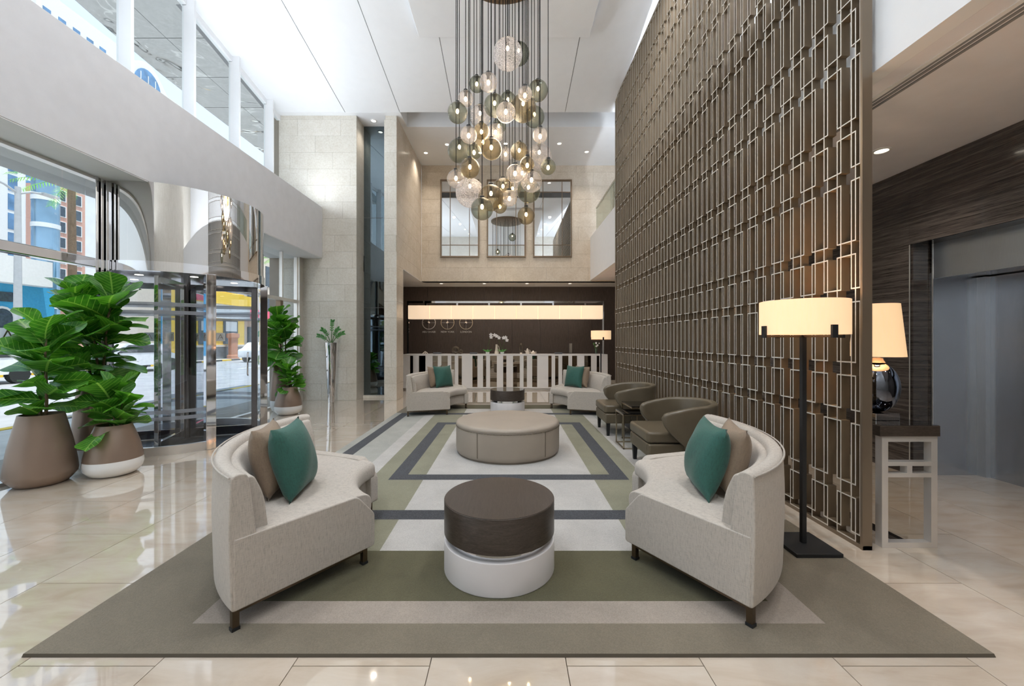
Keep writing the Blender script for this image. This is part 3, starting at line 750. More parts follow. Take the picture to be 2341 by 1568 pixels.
for q in range(4):
    a = R(20 + 90 * q); Mw = Matrix.Rotation(a, 4, 'Z')
    w = MB(); x0, x1 = .06, DR - .07
    w.box(x0, x0 + .06, -.022, .022, .02, 2.2, mat=Mw); w.box(x1 - .07, x1, -.022, .022, .02, 2.2, mat=Mw); w.box(x0 + .06, x1 - .07, -.022, .022, .02, .14, mat=Mw); w.box(x0 + .06, x1 - .07, -.022, .022, 2.12, 2.2, mat=Mw)
    wf = w.build('wing_frame', chrome if q % 2 else dark_chrome, rd, bevel=.004)
    MB().box(x0 + .06, x1 - .07, -.004, .004, .14, 2.12, mat=Mw).build('wing_glass', door_glass, wf)
    h = MB().tube([Mw @ Vector((x1 - .11, -.03, .88)), Mw @ Vector((x1 - .11, -.055, .90)), Mw @ Vector((x1 - .11, -.055, 1.20)), Mw @ Vector((x1 - .11, -.03, 1.22))], .011, 8).build('push_handle', chrome, wf, smooth=60)
    for zq in (1.74, 1.86): MB().box(x0 + .06, x1 - .07, -.006, -.0045, zq, zq + .05, mat=Mw).build('frosted_band', frost_band, wf)
    logo_A(rd, Mw @ Matrix.Translation((.42, -.008, 1.45)))
# stickers on the street glass
for y in (3.0, 3.75):
    t = MB().box(XF + .003, XF + .005, y, y + .33, 1.36, 1.52).build('window_film', sticker_film, glaz)
    c = MB()
    for p0, p1 in (((.10, 1.38), (.155, 1.50)), ((.155, 1.50), (.21, 1.38)), ((.14, 1.42), (.21, 1.43))): c.beam((XF + .008, y + p0[0], p0[1]), (XF + .008, y + p1[0], p1[1]), .008)
    c.build('letter_a', bronze, t)

# ================================================================== SOFAS
RO_, RI_, HAng = 1.40, .635, R(37.6)
def make_sofa():
    t = thing('crescent_sofa', '', 'sofa', (0, 0, 0))
    A0, A1 = pi - HAng, pi + HAng
    dA = .085 / 1.0
    # backrest shell
    prof = round_poly([(RO_ - .012, .095), (RO_, .50), (RO_ - .01, .745), (RO_ - .085, .745), (RO_ - .125, .43), (RO_ - .13, .095)], [.02, .1, .035, .035, .05, .01], 4)
    sh = MB().arc(prof, A0, A1, 40).build('backrest', sofa_cloth, t, smooth=45, bevel=.010)
    MB().tube([((RO_ - .004) * cos(a), (RO_ - .004) * sin(a), .735) for a in [A0 + (A1 - A0) * q / 40 for q in range(41)]], .005, 6).build('piping', sofa_cloth, sh, smooth=60)
    # inner back cushion
    prof = round_poly([(RO_ - .10, .42), (RO_ - .07, .70), (RO_ - .125, .715), (RO_ - .175, .60), (RO_ - .195, .42)], [.01, .03, .035, .06, .03], 5)
    MB().arc(prof, A0 + .035, A1 - .035, 40).build('back_cushion', sofa_cloth, t, smooth=50, bevel=.022, seg=3)
    # base body
    prof = round_poly([(RI_ + .02, .105), (RI_ + .02, .28), (RO_ - .12, .30), (RO_ - .12, .105)], .015, 3)
    MB().arc(prof, A0 + .03, A1 - .03, 32).build('seat_base', sofa_cloth, t, smooth=45)
    # seat cushion
    prof = round_poly([(RI_ - .035, .285), (RI_ - .04, .418), (RI_ + .25, .436), (RO_ - .14, .430), (RO_ - .14, .285)], [.05, .075, .1, .01, .01], 6)
    MB().arc(prof, A0 + .055, A1 - .055, 32).build('seat_cushion', sofa_cloth, t, smooth=55, bevel=.03, seg=3)
    # side panels
    for sg in (-1, 1):
        a = pi + sg * HAng
        poly = round_poly([(RO_ - .02, .098), (RI_ - .035, .098), (RI_ - .035, .30), (RI_ + .085, .440), (RO_ - .02, .440)], [.015, .02, .02, .03, .01], 4)
        M_ = Matrix.Rotation(a, 4, 'Z') @ Matrix(((1, 0, 0, 0), (0, 0, 1, 0), (0, 1, 0, 0), (0, 0, 0, 1)))
        h0, h1 = (-.08, .004) if sg > 0 else (-.004, .08)
        MB().prism(poly, h0, h1, M_).build('side_panel', sofa_cloth, t, bevel=.016, seg=3)
        # back post closing the end of the shell
        M2 = Matrix.Rotation(a, 4, 'Z'); off = -.025 if sg > 0 else .025
        MB().box(RI_ + .01, RO_ - .03, off - .012, off + .012, .080, .098, mat=M2).build('under_rail', leg_bronze, t)
        for rr in (RO_ - .035, RI_ + .025):
            l = MB(); l.box(rr - .015, rr + .015, off - .015, off + .015, .014, .098, mat=M2); lg = l.build('leg', leg_bronze, t)
            MB().box(rr - .018, rr + .018, off - .018, off + .018, 0, .015, mat=M2).build('foot_cap', black_metal, lg)
    return t
sofa0 = make_sofa()
sofa_spots = [((-.493, 3.02), 16.5, 'oatmeal crescent sofa nearest the camera on the left, beside the revolving door'),
              ((.432, 3.10), 159.6, 'oatmeal crescent sofa nearest the camera on the right, by the floor lamp'),
              ((-.515, 7.68), -21.5, 'oatmeal crescent sofa at the far left of the rug before reception'),
              ((.515, 7.68), 201.5, 'oatmeal crescent sofa at the far right of the rug before reception')]
# pillows
def pillow_mesh(name, mat, s=.22, th=.075):
    n = 14; b = MB(); vs = []; idx = {}
    for side in (1, -1):
        for i in range(n + 1):
            for j in range(n + 1):
                u, v = -1 + 2 * i / n, -1 + 2 * j / n
                edge = i in (0, n) or j in (0, n)
                if edge and side < 0: idx[side, i, j] = idx[1, i, j]; continue
                pin = 1 - .10 * (1 - v * v) * abs(u) ** 3; pv = 1 - .10 * (1 - u * u) * abs(v) ** 3
                w = 0 if edge else th * ((1 - u * u) * (1 - v * v)) ** .5 * 1.05 * (1 + .07 * sin(5 * u + 3 * v * side))
                idx[side, i, j] = len(vs); vs.append((u * s * pin, side * w, v * s * pv))
    fs = []
    for side in (1, -1):
        for i in range(n):
            for j in range(n): fs.append((idx[side, i, j], idx[side, i + 1, j], idx[side, i + 1, j + 1], idx[side, i, j + 1]))
    return b.add(vs, fs).mesh(name, mat, 70)
pil_g = pillow_mesh('green_pillow_mesh', green_cloth, .225, .10); pil_t = pillow_mesh('taupe_pillow_mesh', taupe_cloth, .215, .09)
side_names = ['near left', 'near right', 'far left', 'far right']
for n, ((fx, fy), ang, lab) in enumerate(sofa_spots):
    o = sofa0 if n == 0 else copy_tree(sofa0)
    o.location = (fx, fy, RZ + .001); o.rotation_euler = (0, 0, R(ang)); tag(o, lab, 'sofa', 'crescent sofas around the rug')
    sg = 1 if n in (0, 3) else -1
    if n == 2: sg = -1
    if n == 3: sg = 1
    nm = side_names[n]
    for me, col, r, da, yaw, tilt in ((pil_g, 'green', .985, 12.5, 14, 13), (pil_t, 'taupe brown', 1.115, 8.5, 4, 12)):
        if n == 0: off = da
        elif n == 1: off = -da
        elif n == 2: off = -da * .95
        else: off = da * .95
        a = R(ang + 180 + off); loc = (fx + r * cos(a), fy + r * sin(a), RZ + .438 + .212)
        q = bpy.data.objects.new('throw_pillow', me); C.objects.link(q); q.location = loc
        face = a + pi + R(yaw) * (1 if off > 0 else -1) * .6
        if n == 0: face = R(9 if col == 'green' else 15)
        if n == 1: face = R(170 if col == 'green' else 164)
        q.rotation_euler = (Matrix.Rotation(face - pi / 2, 3, 'Z') @ Matrix.Rotation(R(tilt), 3, 'X')).to_euler()
        tag(q, '%s square throw pillow on the %s crescent sofa' % (col, nm), 'pillow', 'throw pillows on the sofas')

# ================================================================== DRUM TABLES AND OTTOMAN
def drum(loc, lab, top):
    t = thing('drum_table', lab, 'side table', loc, group='two-tier drum tables')
    r = .338
    MB().lathe(round_prof([(.001, 0), (r, 0), (r, .186), (.001, .186)], .006), 64).build('white_base', drum_white, t, smooth=40)
    MB().lathe([(r - .03, .180), (r - .03, .245)], 64).build('steel_band', chrome, t, smooth=40)
    MB().lathe(round_prof([(.001, .226), (r, .226), (r, .422), (.001, .422)], .003), 64).build('wood_drum', wenge, t, smooth=40)
    MB().lathe([(r - .004, .4222), (r - .004, .4245), (.001, .4245)], 64, caps=False).build('table_top', top, t)
    return t
def round_prof(p, r):
    out = []
    for i, q in enumerate(p):
        if 0 < i < len(p) - 1:
            a = Vector(p[i - 1]); b_ = Vector(p[i + 1]); c = Vector(q); s_ = c + (a - c).normalized() * r; e = c + (b_ - c).normalized() * r
            for k in range(5): u = k / 4; out.append(tuple(s_ * (1 - u) ** 2 + c * 2 * u * (1 - u) + e * u * u))
        else: out.append(q)
    return out
drum((-.058, 2.494, RZ + .0005), 'dark wood and white drum table nearest the camera between the two front sofas', wenge_top)
drum((-.025, 7.94, RZ + .0005), 'dark wood and white drum table with glossy black top between the far sofas', black_glass)
ot = thing('round_ottoman', 'large round taupe leather ottoman in the middle of the rug', 'ottoman', (-.013, 5.1, RZ + .0005))
r = .648
MB().lathe(round_prof([(.001, 0), (r - .025, 0), (r - .025, .03)], .004), 64).build('plinth', ottoman_seam, ot, smooth=40)
MB().lathe([(.001, .022), (r - .018, .022), (r - .004, .04), (r, .075), (r, .325), (r - .003, .338), (.001, .338)], 72, caps=False).build('body', ottoman_leather, ot, smooth=40)
MB().lathe([(.001, .34), (r - .004, .34), (r + .001, .352), (r - .001, .368), (r - .012, .384), (r - .035, .394), (r - .12, .399), (.3, .404), (.001, .405)], 72, caps=False).build('top_cushion', ottoman_leather, ot, smooth=60)
MB().lathe([(r + .0005, .334), (r + .003, .337), (r + .003, .342), (r + .0005, .345)], 72, caps=False).build('seam', ottoman_seam, ot, smooth=60)
nb = MB()
for k in range(110):
    a = 2 * pi * k / 110; nb.sphere(((r + .002) * cos(a), (r + .002) * sin(a), .331), .0042, 6, 4)
st = nb.build('nail_heads', brass, ot, smooth=60); st['kind'] = 'stuff'
for a in (R(238), R(312), R(30), R(150)):
    b = MB(); M_ = Matrix.Rotation(a, 4, 'Z'); b.tube([M_ @ Vector((r + .001, 0, .05)), M_ @ Vector((r + .002, 0, .19)), M_ @ Vector((r + .001, 0, .333))], .006, 6); b.build('vertical_seam', ottoman_seam, ot, smooth=60)

# ================================================================== ARMCHAIRS
def make_chair():
    t = thing('tub_armchair', '', 'armchair', (0, 0, 0))
    MB().box(.0, .62, -.325, .325, .18, .325).build('seat_base', leather, t, bevel=.022, seg=3)
    # seat cushion: slightly domed box
    n = 10; vs = []; fs = []; top = []
    b = MB(); b.prism(round_poly([(-.012, -.315), (.60, -.315), (.60, .315), (-.012, .315)], .05, 4), .330, .445); b.build('seat_cushion', leather, t, bevel=.030, seg=4)
    # tub back: a rounded section swept along a horseshoe, wings cut away at the front
    def path(u):
        # u from -1 (near wing tip) over 0 (middle of back) to 1 (far wing tip)
        if abs(u) > .45:
            k = (abs(u) - .45) / .55; xx = .46 - k * .335; yy = .352 + .012 * sin(k * pi) - .015 * k
        else:
            k = abs(u) / .45 * pi / 2; xx = .46 + .315 * cos(k); yy = .352 * sin(k)
        return Vector((xx, yy * (1 if u >= 0 else -1), 0))
    N_ = 48; secs = []
    for i in range(N_ + 1):
        u = -1 + 2 * i / N_; p = path(u); d = (path(min(1, u + .01)) - path(max(-1, u - .01))).normalized(); nr = Vector((d.y, -d.x, 0))
        au = abs(u); xx = p.x
        zt = .635 + .095 * (1 - au ** 2) - .0
        k = max(0, min(1, (xx - .125) / .22)); zb = .545 - .235 * k ** .8
        if xx > .35: zb = .31 - .13 * min(1, (xx - .35) / .05)
        th = .036
        e = max(0, (au - .93) / .07); sh = sqrt(max(0, 1 - e * e))
        zm = (zt + zb) / 2; hz = (zt - zb) / 2
        if e > 0: hz *= max(.25, sh); th *= max(.35, sh)
        zt, zb = zm + hz, zm - hz; rr = min(.034, hz * .9)
        lean = .05 * (1 - au) 
        poly = round_poly([(-th, zb), (th, zb), (th, zt), (-th, zt)], [rr * .5, rr * .5, th * .95, th * .95], 4)
        secs.append([p + nr * (q[0] + lean * (q[1] - .45)) + Vector((0, 0, q[1])) for q in poly])
    m = len(secs[0]); b = MB(); vs = [v for s_ in secs for v in s_]; fs = []
    for i in range(N_):
        for k in range(m): fs.append((i * m + k, (i + 1) * m + k, (i + 1) * m + (k + 1) % m, i * m + (k + 1) % m))
    fs += [tuple(range(m)), tuple(range(N_ * m + m - 1, N_ * m - 1, -1))]
    sh_ = b.add(vs, fs).build('tub_back', leather, t, smooth=60)
    for sg in (-1, 1):
        MB().tube([(.012, sg * .262, .19), (.0, sg * .262, .26), (.0, sg * .262, .31)], .004, 6).build('front_seam', leather, t)
    for xx, yy in ((.045, -.285), (.045, .285), (.60, -.24), (.60, .24)):
        l = MB(); z0, z1 = 0, .185; a0, a1 = .018, .026
        l.add([(xx - a0, yy - a0, z0), (xx + a0, yy - a0, z0), (xx + a0, yy + a0, z0), (xx - a0, yy + a0, z0), (xx - a1, yy - a1, z1), (xx + a1, yy - a1, z1), (xx + a1, yy + a1, z1), (xx - a1, yy + a1, z1)],
              [(3, 2, 1, 0), (4, 5, 6, 7), (0, 1, 5, 4), (1, 2, 6, 5), (2, 3, 7, 6), (3, 0, 4, 7)]); l.build('leg', black_metal, t)
    return t
ch0 = make_chair(); ch0.location = (1.43, 4.425, RZ + .0005); tag(ch0, 'olive brown leather tub armchair nearer the camera, behind the right front sofa', 'armchair', 'leather tub armchairs')
ch1 = copy_tree(ch0); ch1.location = (1.40, 6.14, RZ + .0005); tag(ch1, 'olive brown leather tub armchair farther back beside the far right sofa', 'armchair', 'leather tub armchairs')
def frame_table(loc, w, d, h, lab, open_corner=False):
    t = thing('nesting_table', lab, 'side table', loc, group='nesting side tables'); e = .016
    for xx in (0, w - e):
        for yy in (0, d - e):
            if open_corner and xx == 0 and yy == 0: continue
            MB().box(xx, xx + e, yy, yy + e, 0, h - .028).build('leg', brass, t)
    for z0 in (0, h - .028):
        for bxx in ((0, w, 0, e), (0, w, d - e, d), (0, e, e, d - e), (w - e, w, e, d - e)):
            if z0 == 0 and open_corner and (bxx[2:] == (0, e) or bxx[1] == e): continue
            MB().box(bxx[0], bxx[1], bxx[2], bxx[3], z0 + (.0001 if z0 == 0 else 0), z0 + e).build('rail', brass, t)
    MB().box(.001, w - .001, .001, d - .001, h - .012, h).build('table_top', black_glass, t)
frame_table((1.455, 5.11, RZ + .0005), .30, .37, .455, 'lower black glass side table with thin brass frame between the armchairs')
frame_table((1.60, 5.235, RZ + .0005), .42, .465, .525, 'taller black glass side table overlapping the lower one between the armchairs', True)

# ================================================================== LAMPS
def floor_lamp(loc, lab, light=True):
    t = thing('floor_lamp', lab, 'floor lamp', loc, group='black floor lamps with drum shades')
    MB().box(-.15, .15, -.15, .15, 0, .026).build('base', black_metal, t, bevel=.004)
    MB().box(-.014, .014, -.014, .014, .026, 1.42).build('pole', black_metal, t)
    b = MB(); b.lathe([(.252, 1.425), (.252, 1.648), (.248, 1.648), (.248, 1.425), (.252, 1.425)], 64, caps=False); sh = b.build('lamp_shade', shade_cream, t, smooth=40)
    MB().lathe([(.0005, 1.455), (.246, 1.455), (.246, 1.459), (.0005, 1.459)], 48, caps=False).build('diffuser', shade_warm, sh)
    c = MB()
    for a in (0, pi / 2, pi, 1.5 * pi):
        c.beam((.0, 0, 1.412), (.26 * cos(a), .26 * sin(a), 1.412), .016, .012)
    ca = c.build('cross_arms', bronze, t)
    for a in (0, pi / 2, pi, 1.5 * pi):
        M_ = Matrix.Rotation(a, 4, 'Z'); MB().box(.254, .270, -.017, .017, 1.402, 1.482, mat=M_).build('shade_clip', black_metal, t)
    ld = bpy.data.lights.new('lamp_bulb', 'POINT'); ld.energy = 7; ld.color = (1, .78, .52); ld.shadow_soft_size = .05
    lo = bpy.data.objects.new('lamp_bulb', ld); C.objects.link(lo); lo.parent = t; lo.location = (0, 0, 1.56)
    return t
floor_lamp((1.982, 2.71, RZ + .0005), 'black floor lamp with glowing cream drum shade beside the right front sofa')
fl2 = floor_lamp((2.36, 10.3, 0.0), 'black floor lamp with cream drum shade at the far end by reception')

# console and table lamp
ct = thing('console_table', 'narrow console with dark wood top and polished steel frame behind the screen end', 'console table', (2.52, 2.717, 0))
w, L_, zt = .375, 1.35, .825
MB().box(-.02, w + .01, -.01, L_, zt - .072, zt).build('table_top', wenge, ct, bevel=.003)
MB().box(-.016, w + .006, -.006, L_ - .004, zt, zt + .003).build('glass_top', black_glass, ct)
for y0 in (0, L_ - .06):
    e = .042
    for x0 in (0, w - e): MB().box(x0, x0 + e, y0, y0 + .05, 0, zt - .073).build('leg', nickel if y0 == 0 else chrome, ct)
    for z0, z1 in ((0, .035), (.475, .503), (.552, .580), (zt - .11, zt - .073)): MB().box(e, w - e, y0, y0 + .05, z0, z1).build('rail', nickel if y0 == 0 else chrome, ct)
    MB().box(w / 2 - .018, w / 2 + .018, y0, y0 + .05, .503, .552).build('spacer', nickel, ct)
MB().box(w / 2 - .02, w / 2 + .02, .05, L_ - .06, 0, .03).build('floor_stretcher', dark_chrome, ct)
tlp = thing('table_lamp', 'mercury glass ball lamp with tapered cream shade on the console', 'table lamp', (2.70, 2.95, zt + .003))
MB().box(-.085, .085, -.085, .085, 0, .05).build('plinth', chrome, tlp, bevel=.003)
sm = metal('mercury_glass', (.20, .22, .27), .03, var=.5)
MB().sphere((0, 0, .05 + .182), .128, 40, 24, sz=1.43).build('ball_body', sm, tlp, smooth=80)
MB().lathe([(.05, .41), (.036, .43), (.036, .45), (.045, .455), (.045, .462), (.008, .463), (.008, .62)], 24, caps=False).build('neck', dark_chrome, tlp, smooth=40)
MB().lathe([(.160, .455), (.126, .835), (.122, .835), (.156, .455), (.160, .455)], 56, caps=False).build('lamp_shade', shade_warm, tlp, smooth=40)
ld = bpy.data.lights.new('lamp_bulb', 'POINT'); ld.energy = 8; ld.color = (1, .76, .48); ld.shadow_soft_size = .05
lo = bpy.data.objects.new('lamp_bulb', ld); C.objects.link(lo); lo.parent = tlp; lo.location = (0, 0, .65)

# ================================================================== CHANDELIER
CX, CY, CZ = -.085, 5.75, 6.848
chd = thing('globe_chandelier', 'cascading chandelier of clear and smoky glass globes on black cords', 'chandelier', (CX, CY, CZ))
MB().lathe([(.001, 0), (.72, 0), (.72, -.05), (.70, -.055), (.001, -.055)], 64, caps=False).build('canopy', bronze, chd, smooth=40)
G = [(638, 305, 82, 'f'), (700, 302, 60, 's'), (465, 472, 43, 's'), (530, 462, 50, 'c'), (403, 552, 42, 'c'), (357, 632, 56, 's'), (484, 652, 60, 'c'), (565, 592, 60, 's'),
     (640, 560, 44, 's'), (735, 525, 40, 'c'), (808, 508, 56, 's'), (725, 607, 74, 'a'), (788, 655, 57, 's'), (628, 630, 54, 'c'), (420, 756, 46, 'c'), (492, 735, 44, 'a'), (590, 705, 40, 's'),
     (570, 745, 48, 'c'), (500, 800, 48, 'a'), (547, 835, 58, 'a'), (368, 845, 66, 's'), (450, 850, 42, 's'), (427, 942, 55, 'a'), (820, 757, 41, 'c'), (703, 847, 49, 'a'), (627, 863, 40, 'c'),
     (815, 880, 70, 'c'), (748, 918, 40, 'a'), (865, 935, 43, 's'), (349, 1003, 50, 'c'), (427, 1080, 80, 'f'), (545, 1108, 72, 'a'), (612, 1057, 58, 'a'), (495, 1170, 62, 's'), (595, 1155, 40, 'a'),
     (648, 1110, 44, 'c'), (665, 1060, 46, 'c'), (680, 972, 50, 'c'), (720, 973, 47, 'c'), (772, 1018, 58, 'c'), (755, 1070, 65, 's'), (742, 1208, 49, 'a')]
gm = {'f': globe_frost, 'c': globe_clear, 's': globe_smoke, 'a': globe_amber}; done = []; gmesh = {}
for m_ in gm: gmesh[m_] = MB().sphere((0, 0, 0), 1.0, 28, 18).mesh('globe_' + m_, gm[m_], 80)
rg = random.Random(3)
for gx, gy, gr, kind in G:
    P = 900 + gx * .4082; Q = gy * .4082; rp = gr * .4082; best = None
    for _ in range(60):
        Y = CY + rg.uniform(-.66, .66); p = px(P, Q, Y)
        if (p.x - CX) ** 2 + (Y - CY) ** 2 > .69 ** 2: continue
        r_ = rp * Y / F; dmin = min([((p - q).length - (r_ + s_)) for q, s_ in done] + [min((Vector((p.x - q.x, p.y - q.y)).length - (r_ if p.z > q.z else s_)) for q, s_ in done) * 2 if done else 9])
        if best is None or dmin > best[0]: best = (dmin, p, r_)
    if best is None: p = px(P, Q, CY); best = (0, p, rp * CY / F)
    _, p, r_ = best; done.append((p, r_)); q = p - Vector((CX, CY, CZ))
    cord = MB().tube([q + Vector((0, 0, r_ * .98)), Vector((q.x, q.y, -.054))], .0055, 6).build('cord', cord_black, chd)
    link('globe', gmesh[kind], cord, loc=q, scale=(r_, r_, r_))
    MB().lathe([(.012, r_ + .03), (.03, r_ + .02), (.034, r_ - .008), (.020, r_ - .03), (.020, r_ - .085), (.001, r_ - .085)], 12, c=q).build('socket', black_metal, cord, smooth=40)
    MB().sphere(q + Vector((0, 0, r_ - .115)), .021, 10, 8, sz=1.5).build('bulb', bulb_glow, cord, smooth=80)
ld = bpy.data.lights.new('chandelier_glow', 'POINT'); ld.energy = 60; ld.color = (1, .82, .58); ld.shadow_soft_size = .35
lo = bpy.data.objects.new('chandelier_glow', ld); C.objects.link(lo); lo.parent = chd; lo.location = (0, -.05, -2.6)

# ================================================================== RECEPTION
cn = thing('reception_counter', 'white reception counter faced with vertical white and bronze mirror strips', 'reception desk', (0, 11.4, 0))
cx0, cx1, cz = -3.0, 2.80, 1.005
MB().box(cx0, cx1, .03, .62, .06, cz - .04).build('counter_body', bronze_mirror, cn)
MB().box(cx0, cx1, -.005, .65, cz - .04, cz).build('counter_top', white_lacquer, cn, bevel=.003)
MB().box(cx0 + .02, cx1 - .02, .05, .6, 0, .06).build('toe_kick', satin, cn)
MB().box(cx0, cx1, .0, .03, .045, .075).build('bottom_rail', white_lacquer, cn)
strips = [(92, 160), (192, 248), (315, 385), (437, 473), (535, 570), (605, 640), (675, 780), (830, 885), (917, 955), (1022, 1085), (1117, 1183), (1250, 1287), (1320, 1373), (1422, 1532), (1565, 1600), (1633, 1670), (1732, 1768), (1818, 1890), (1957, 2012), (2040, 2120)]
for a0, a1 in strips:
    x0, x1 = ((900 + a0 * .2307) - 1163) / F * 11.4, ((900 + a1 * .2307) - 1163) / F * 11.4
    MB().box(x0, x1, 0, .03, .075, cz - .041).build('white_strip', white_lacquer, cn)
# canopy frame with the long shade
rf = thing('reception_canopy_lamp', 'long cream box lampshade hanging in a polished steel frame over the reception counter', 'pendant lamp', (0, 11.9, cz))
fx0, fx1 = -3.0, 2.81; fz = 2.56 - cz
b = MB(); b.box(fx0, fx0 + .05, -.03, .03, 0, fz); fr1 = b.build('frame_post', chrome, rf)
MB().box(fx1 - .05, fx1, -.03, .03, 0, fz).build('frame_post', chrome, rf); MB().box(fx0 + .05, fx1 - .05, -.03, .03, fz - .06, fz).build('frame_beam', chrome, rf)
sx0, sx1 = fx0 + .06, fx1 - .06; s0, s1 = 2.03 - cz, 2.42 - cz
for k in range(9):
    a0, a1 = sx0 + (sx1 - sx0) * k / 9, sx0 + (sx1 - sx0) * (k + 1) / 9
    MB().box(a0 + .004, a1 - .004, -.16, .16, s0, s1).build('lamp_shade', shade_long, rf)
for k in range(6):
    xx = ((900 + (318, 630, 945, 1262, 1580, 1897)[k] * .2307) - 1163) / F * 11.9; MB().box(xx - .025, xx + .025, -.015, .015, s1, fz - .06).build('hanger', chrome, rf)
# clocks
def text_obj(s, size, mat, parent, loc, name):
    cu = bpy.data.curves.new(name, 'FONT'); cu.body = s; cu.size = size; cu.extrude = .004; cu.align_x = 'CENTER'; cu.align_y = 'CENTER'; cu.resolution_u = 2
    tmp = bpy.data.objects.new('tmp', cu); C.objects.link(tmp); bpy.context.view_layer.update()
    me = bpy.data.meshes.new_from_object(tmp.evaluated_get(bpy.context.evaluated_depsgraph_get())); bpy.data.objects.remove(tmp)
    me.materials.clear(); me.materials.append(mat)
    return link(name, me, parent, loc=loc, rot=(pi / 2, 0, 0))
for city, pxx, hh, mm, mt in (('ABU DHABI', 980.7, -2.0, -1.6, satin), ('NEW YORK', 1023.4, 2.6, 1.75, brass), ('LONDON', 1065.6, -2.5, 3.3, brass)):
    t = thing('wall_clock', 'ring wall clock marked %s on the dark reception wall' % city, 'clock', ((pxx - 1163) / F * YD, YD, 1.984), group='city clocks behind reception')
    b = MB(); n = 48; M_ = Matrix.Rotation(pi / 2, 4, 'X'); pr = [(.205, 0), (.225, 0), (.225, .03), (.205, .03), (.205, 0)]; q = MB().lathe(pr, n, caps=False); q.v = [tuple(M_ @ Vector(v)) for v in q.v]; q.build('clock_ring', mt, t, smooth=40)
    q = MB().lathe([(.001, 0), (.035, 0), (.035, .03), (.001, .03)], 20); q.v = [tuple(M_ @ Vector(v)) for v in q.v]; q.build('clock_hub', chrome, t, smooth=40)
    b = MB(); b.box(-.206, .206, -.012, -.006, -.003, .003); b.box(-.003, .003, -.012, -.006, -.206, .206); b.build('cross_wires', satin, t)
    for ang, ln, wd in ((hh, .09, .018), (mm, .15, .012)): MB().beam((0, -.034, 0), (ln * sin(ang), -.034, ln * cos(ang)), wd, .004, up=(0, 1, 0)).build('clock_hand', black_metal, t)
    text_obj(city, .085, text_white, t, (0, -.006, -.305), 'city_name')

# ================================================================== THINGS ON THE COUNTER
def at(cx, Y): return ((900 + cx * .2307) - 1163) / F * Y
Yc = 11.72; Z0 = cz
def torus(b, c, Rm, rm, n=28, m=12, sx=1, sz=1, M_=None):
    vs = []; fs = []
    for i in range(n):
        a = 2 * pi * i / n
        for k in range(m):
            q = 2 * pi * k / m; v = Vector(((Rm + rm * cos(q)) * cos(a) * sx, rm * sin(q), (Rm + rm * cos(q)) * sin(a) * sz))
            vs.append((M_ @ v if M_ is not None else v) + Vector(c))
    for i in range(n):
        for k in range(m): fs.append((i * m + k, ((i + 1) % n) * m + k, ((i + 1) % n) * m + (k + 1) % m, i * m + (k + 1) % m))
    return b.add(vs, fs)
t = thing('ring_sculpture', 'mottled bronze double ring sculpture on the reception counter', 'sculpture', (at(630, Yc), Yc, Z0))
b = MB(); torus(b, (-.045, 0, .115), .075, .04); torus(b, (.095, .01, .07), .045, .028); b.build('rings', dark_stone_art, t, smooth=70)
t = thing('ceramic_jug', 'tall cream ceramic jug with a loop handle on the reception counter', 'jug', (at(1020, Yc), Yc, Z0))
MB().lathe([(.001, 0), (.06, 0), (.062, .04), (.045, .10), (.034, .18), (.030, .27), (.034, .28), (.026, .28), (.024, .1), (.001, .05)], 24, caps=False).build('body', ceramic, t, smooth=60)
MB().tube([(.028, 0, .24), (.06, 0, .225), (.078, 0, .15), (.072, 0, .06), (.055, 0, .035)], .009, 8).build('handle', ceramic, t, smooth=60)
t = thing('oval_loop_sculpture', 'dark upright oval loop sculpture on a small block on the counter', 'sculpture', (at(1262, Yc), Yc, Z0))
MB().box(-.03, .03, -.03, .03, 0, .04).build('block', ceramic, t); b = MB(); torus(b, (0, 0, .165), .055, .026, sx=.75, sz=1.9); b.build('loop', dark_stone_art, t, smooth=70)
t = thing('ceramic_pitcher', 'cream ceramic pitcher with lid and round handle on the counter', 'pitcher', (at(1325, Yc), Yc, Z0))
MB().lathe([(.001, 0), (.045, 0), (.058, .03), (.05, .075), (.028, .11), (.032, .13), (.015, .145), (.012, .16), (.001, .165)], 20, caps=False).build('body', ceramic, t, smooth=60)
MB().tube([(.03, 0, .115), (.075, 0, .11), (.085, 0, .06), (.055, 0, .03)], .008, 8).build('handle', ceramic, t, smooth=60); MB().tube([(-.04, 0, .06), (-.075, 0, .10)], [.012, .007], 8).build('spout', ceramic, t, smooth=60)
t = thing('teapot', 'low cream teapot beside the pitcher on the counter', 'teapot', (at(1382, Yc), Yc, Z0))
MB().lathe([(.001, 0), (.05, 0), (.065, .03), (.055, .06), (.02, .075), (.012, .095), (.001, .1)], 20, caps=False).build('body', ceramic, t, smooth=60)
MB().tube([(.05, 0, .055), (.09, 0, .06), (.095, 0, .03), (.06, 0, .02)], .007, 8).build('handle', ceramic, t, smooth=60); MB().tube([(-.055, 0, .03), (-.10, 0, .065)], [.012, .006], 8).build('spout', ceramic, t, smooth=60)
for n, cxx in enumerate((435, 795, 1630)):
    t = thing('document_tray', 'low dark tray on the reception counter, %s' % ('by the ring sculpture', 'left of the orchids', 'right of the teapot')[n], 'tray', (at(cxx, Yc), Yc, Z0), group='trays on the counter')
    MB().box(-.10, .10, -.12, .12, 0, .03).build('tray_body', book_grey, t); MB().box(-.105, .105, -.125, -.12, 0, .055).build('tray_lip', book_grey, t)
t = thing('small_sculpture', 'small pale twisted ornament at the left end of the counter', 'ornament', (at(312, Yc), Yc, Z0))
b = MB(); b.tube([(-.075, 0, .008), (-.03, 0, .05), (.0, 0, .075), (.04, 0, .045), (.08, 0, .008)], .010, 8); b.tube([(-.03, .03, .008), (0, 0, .045), (.03, -.03, .008)], .009, 8); b.build('strands', ceramic, t, smooth=60)
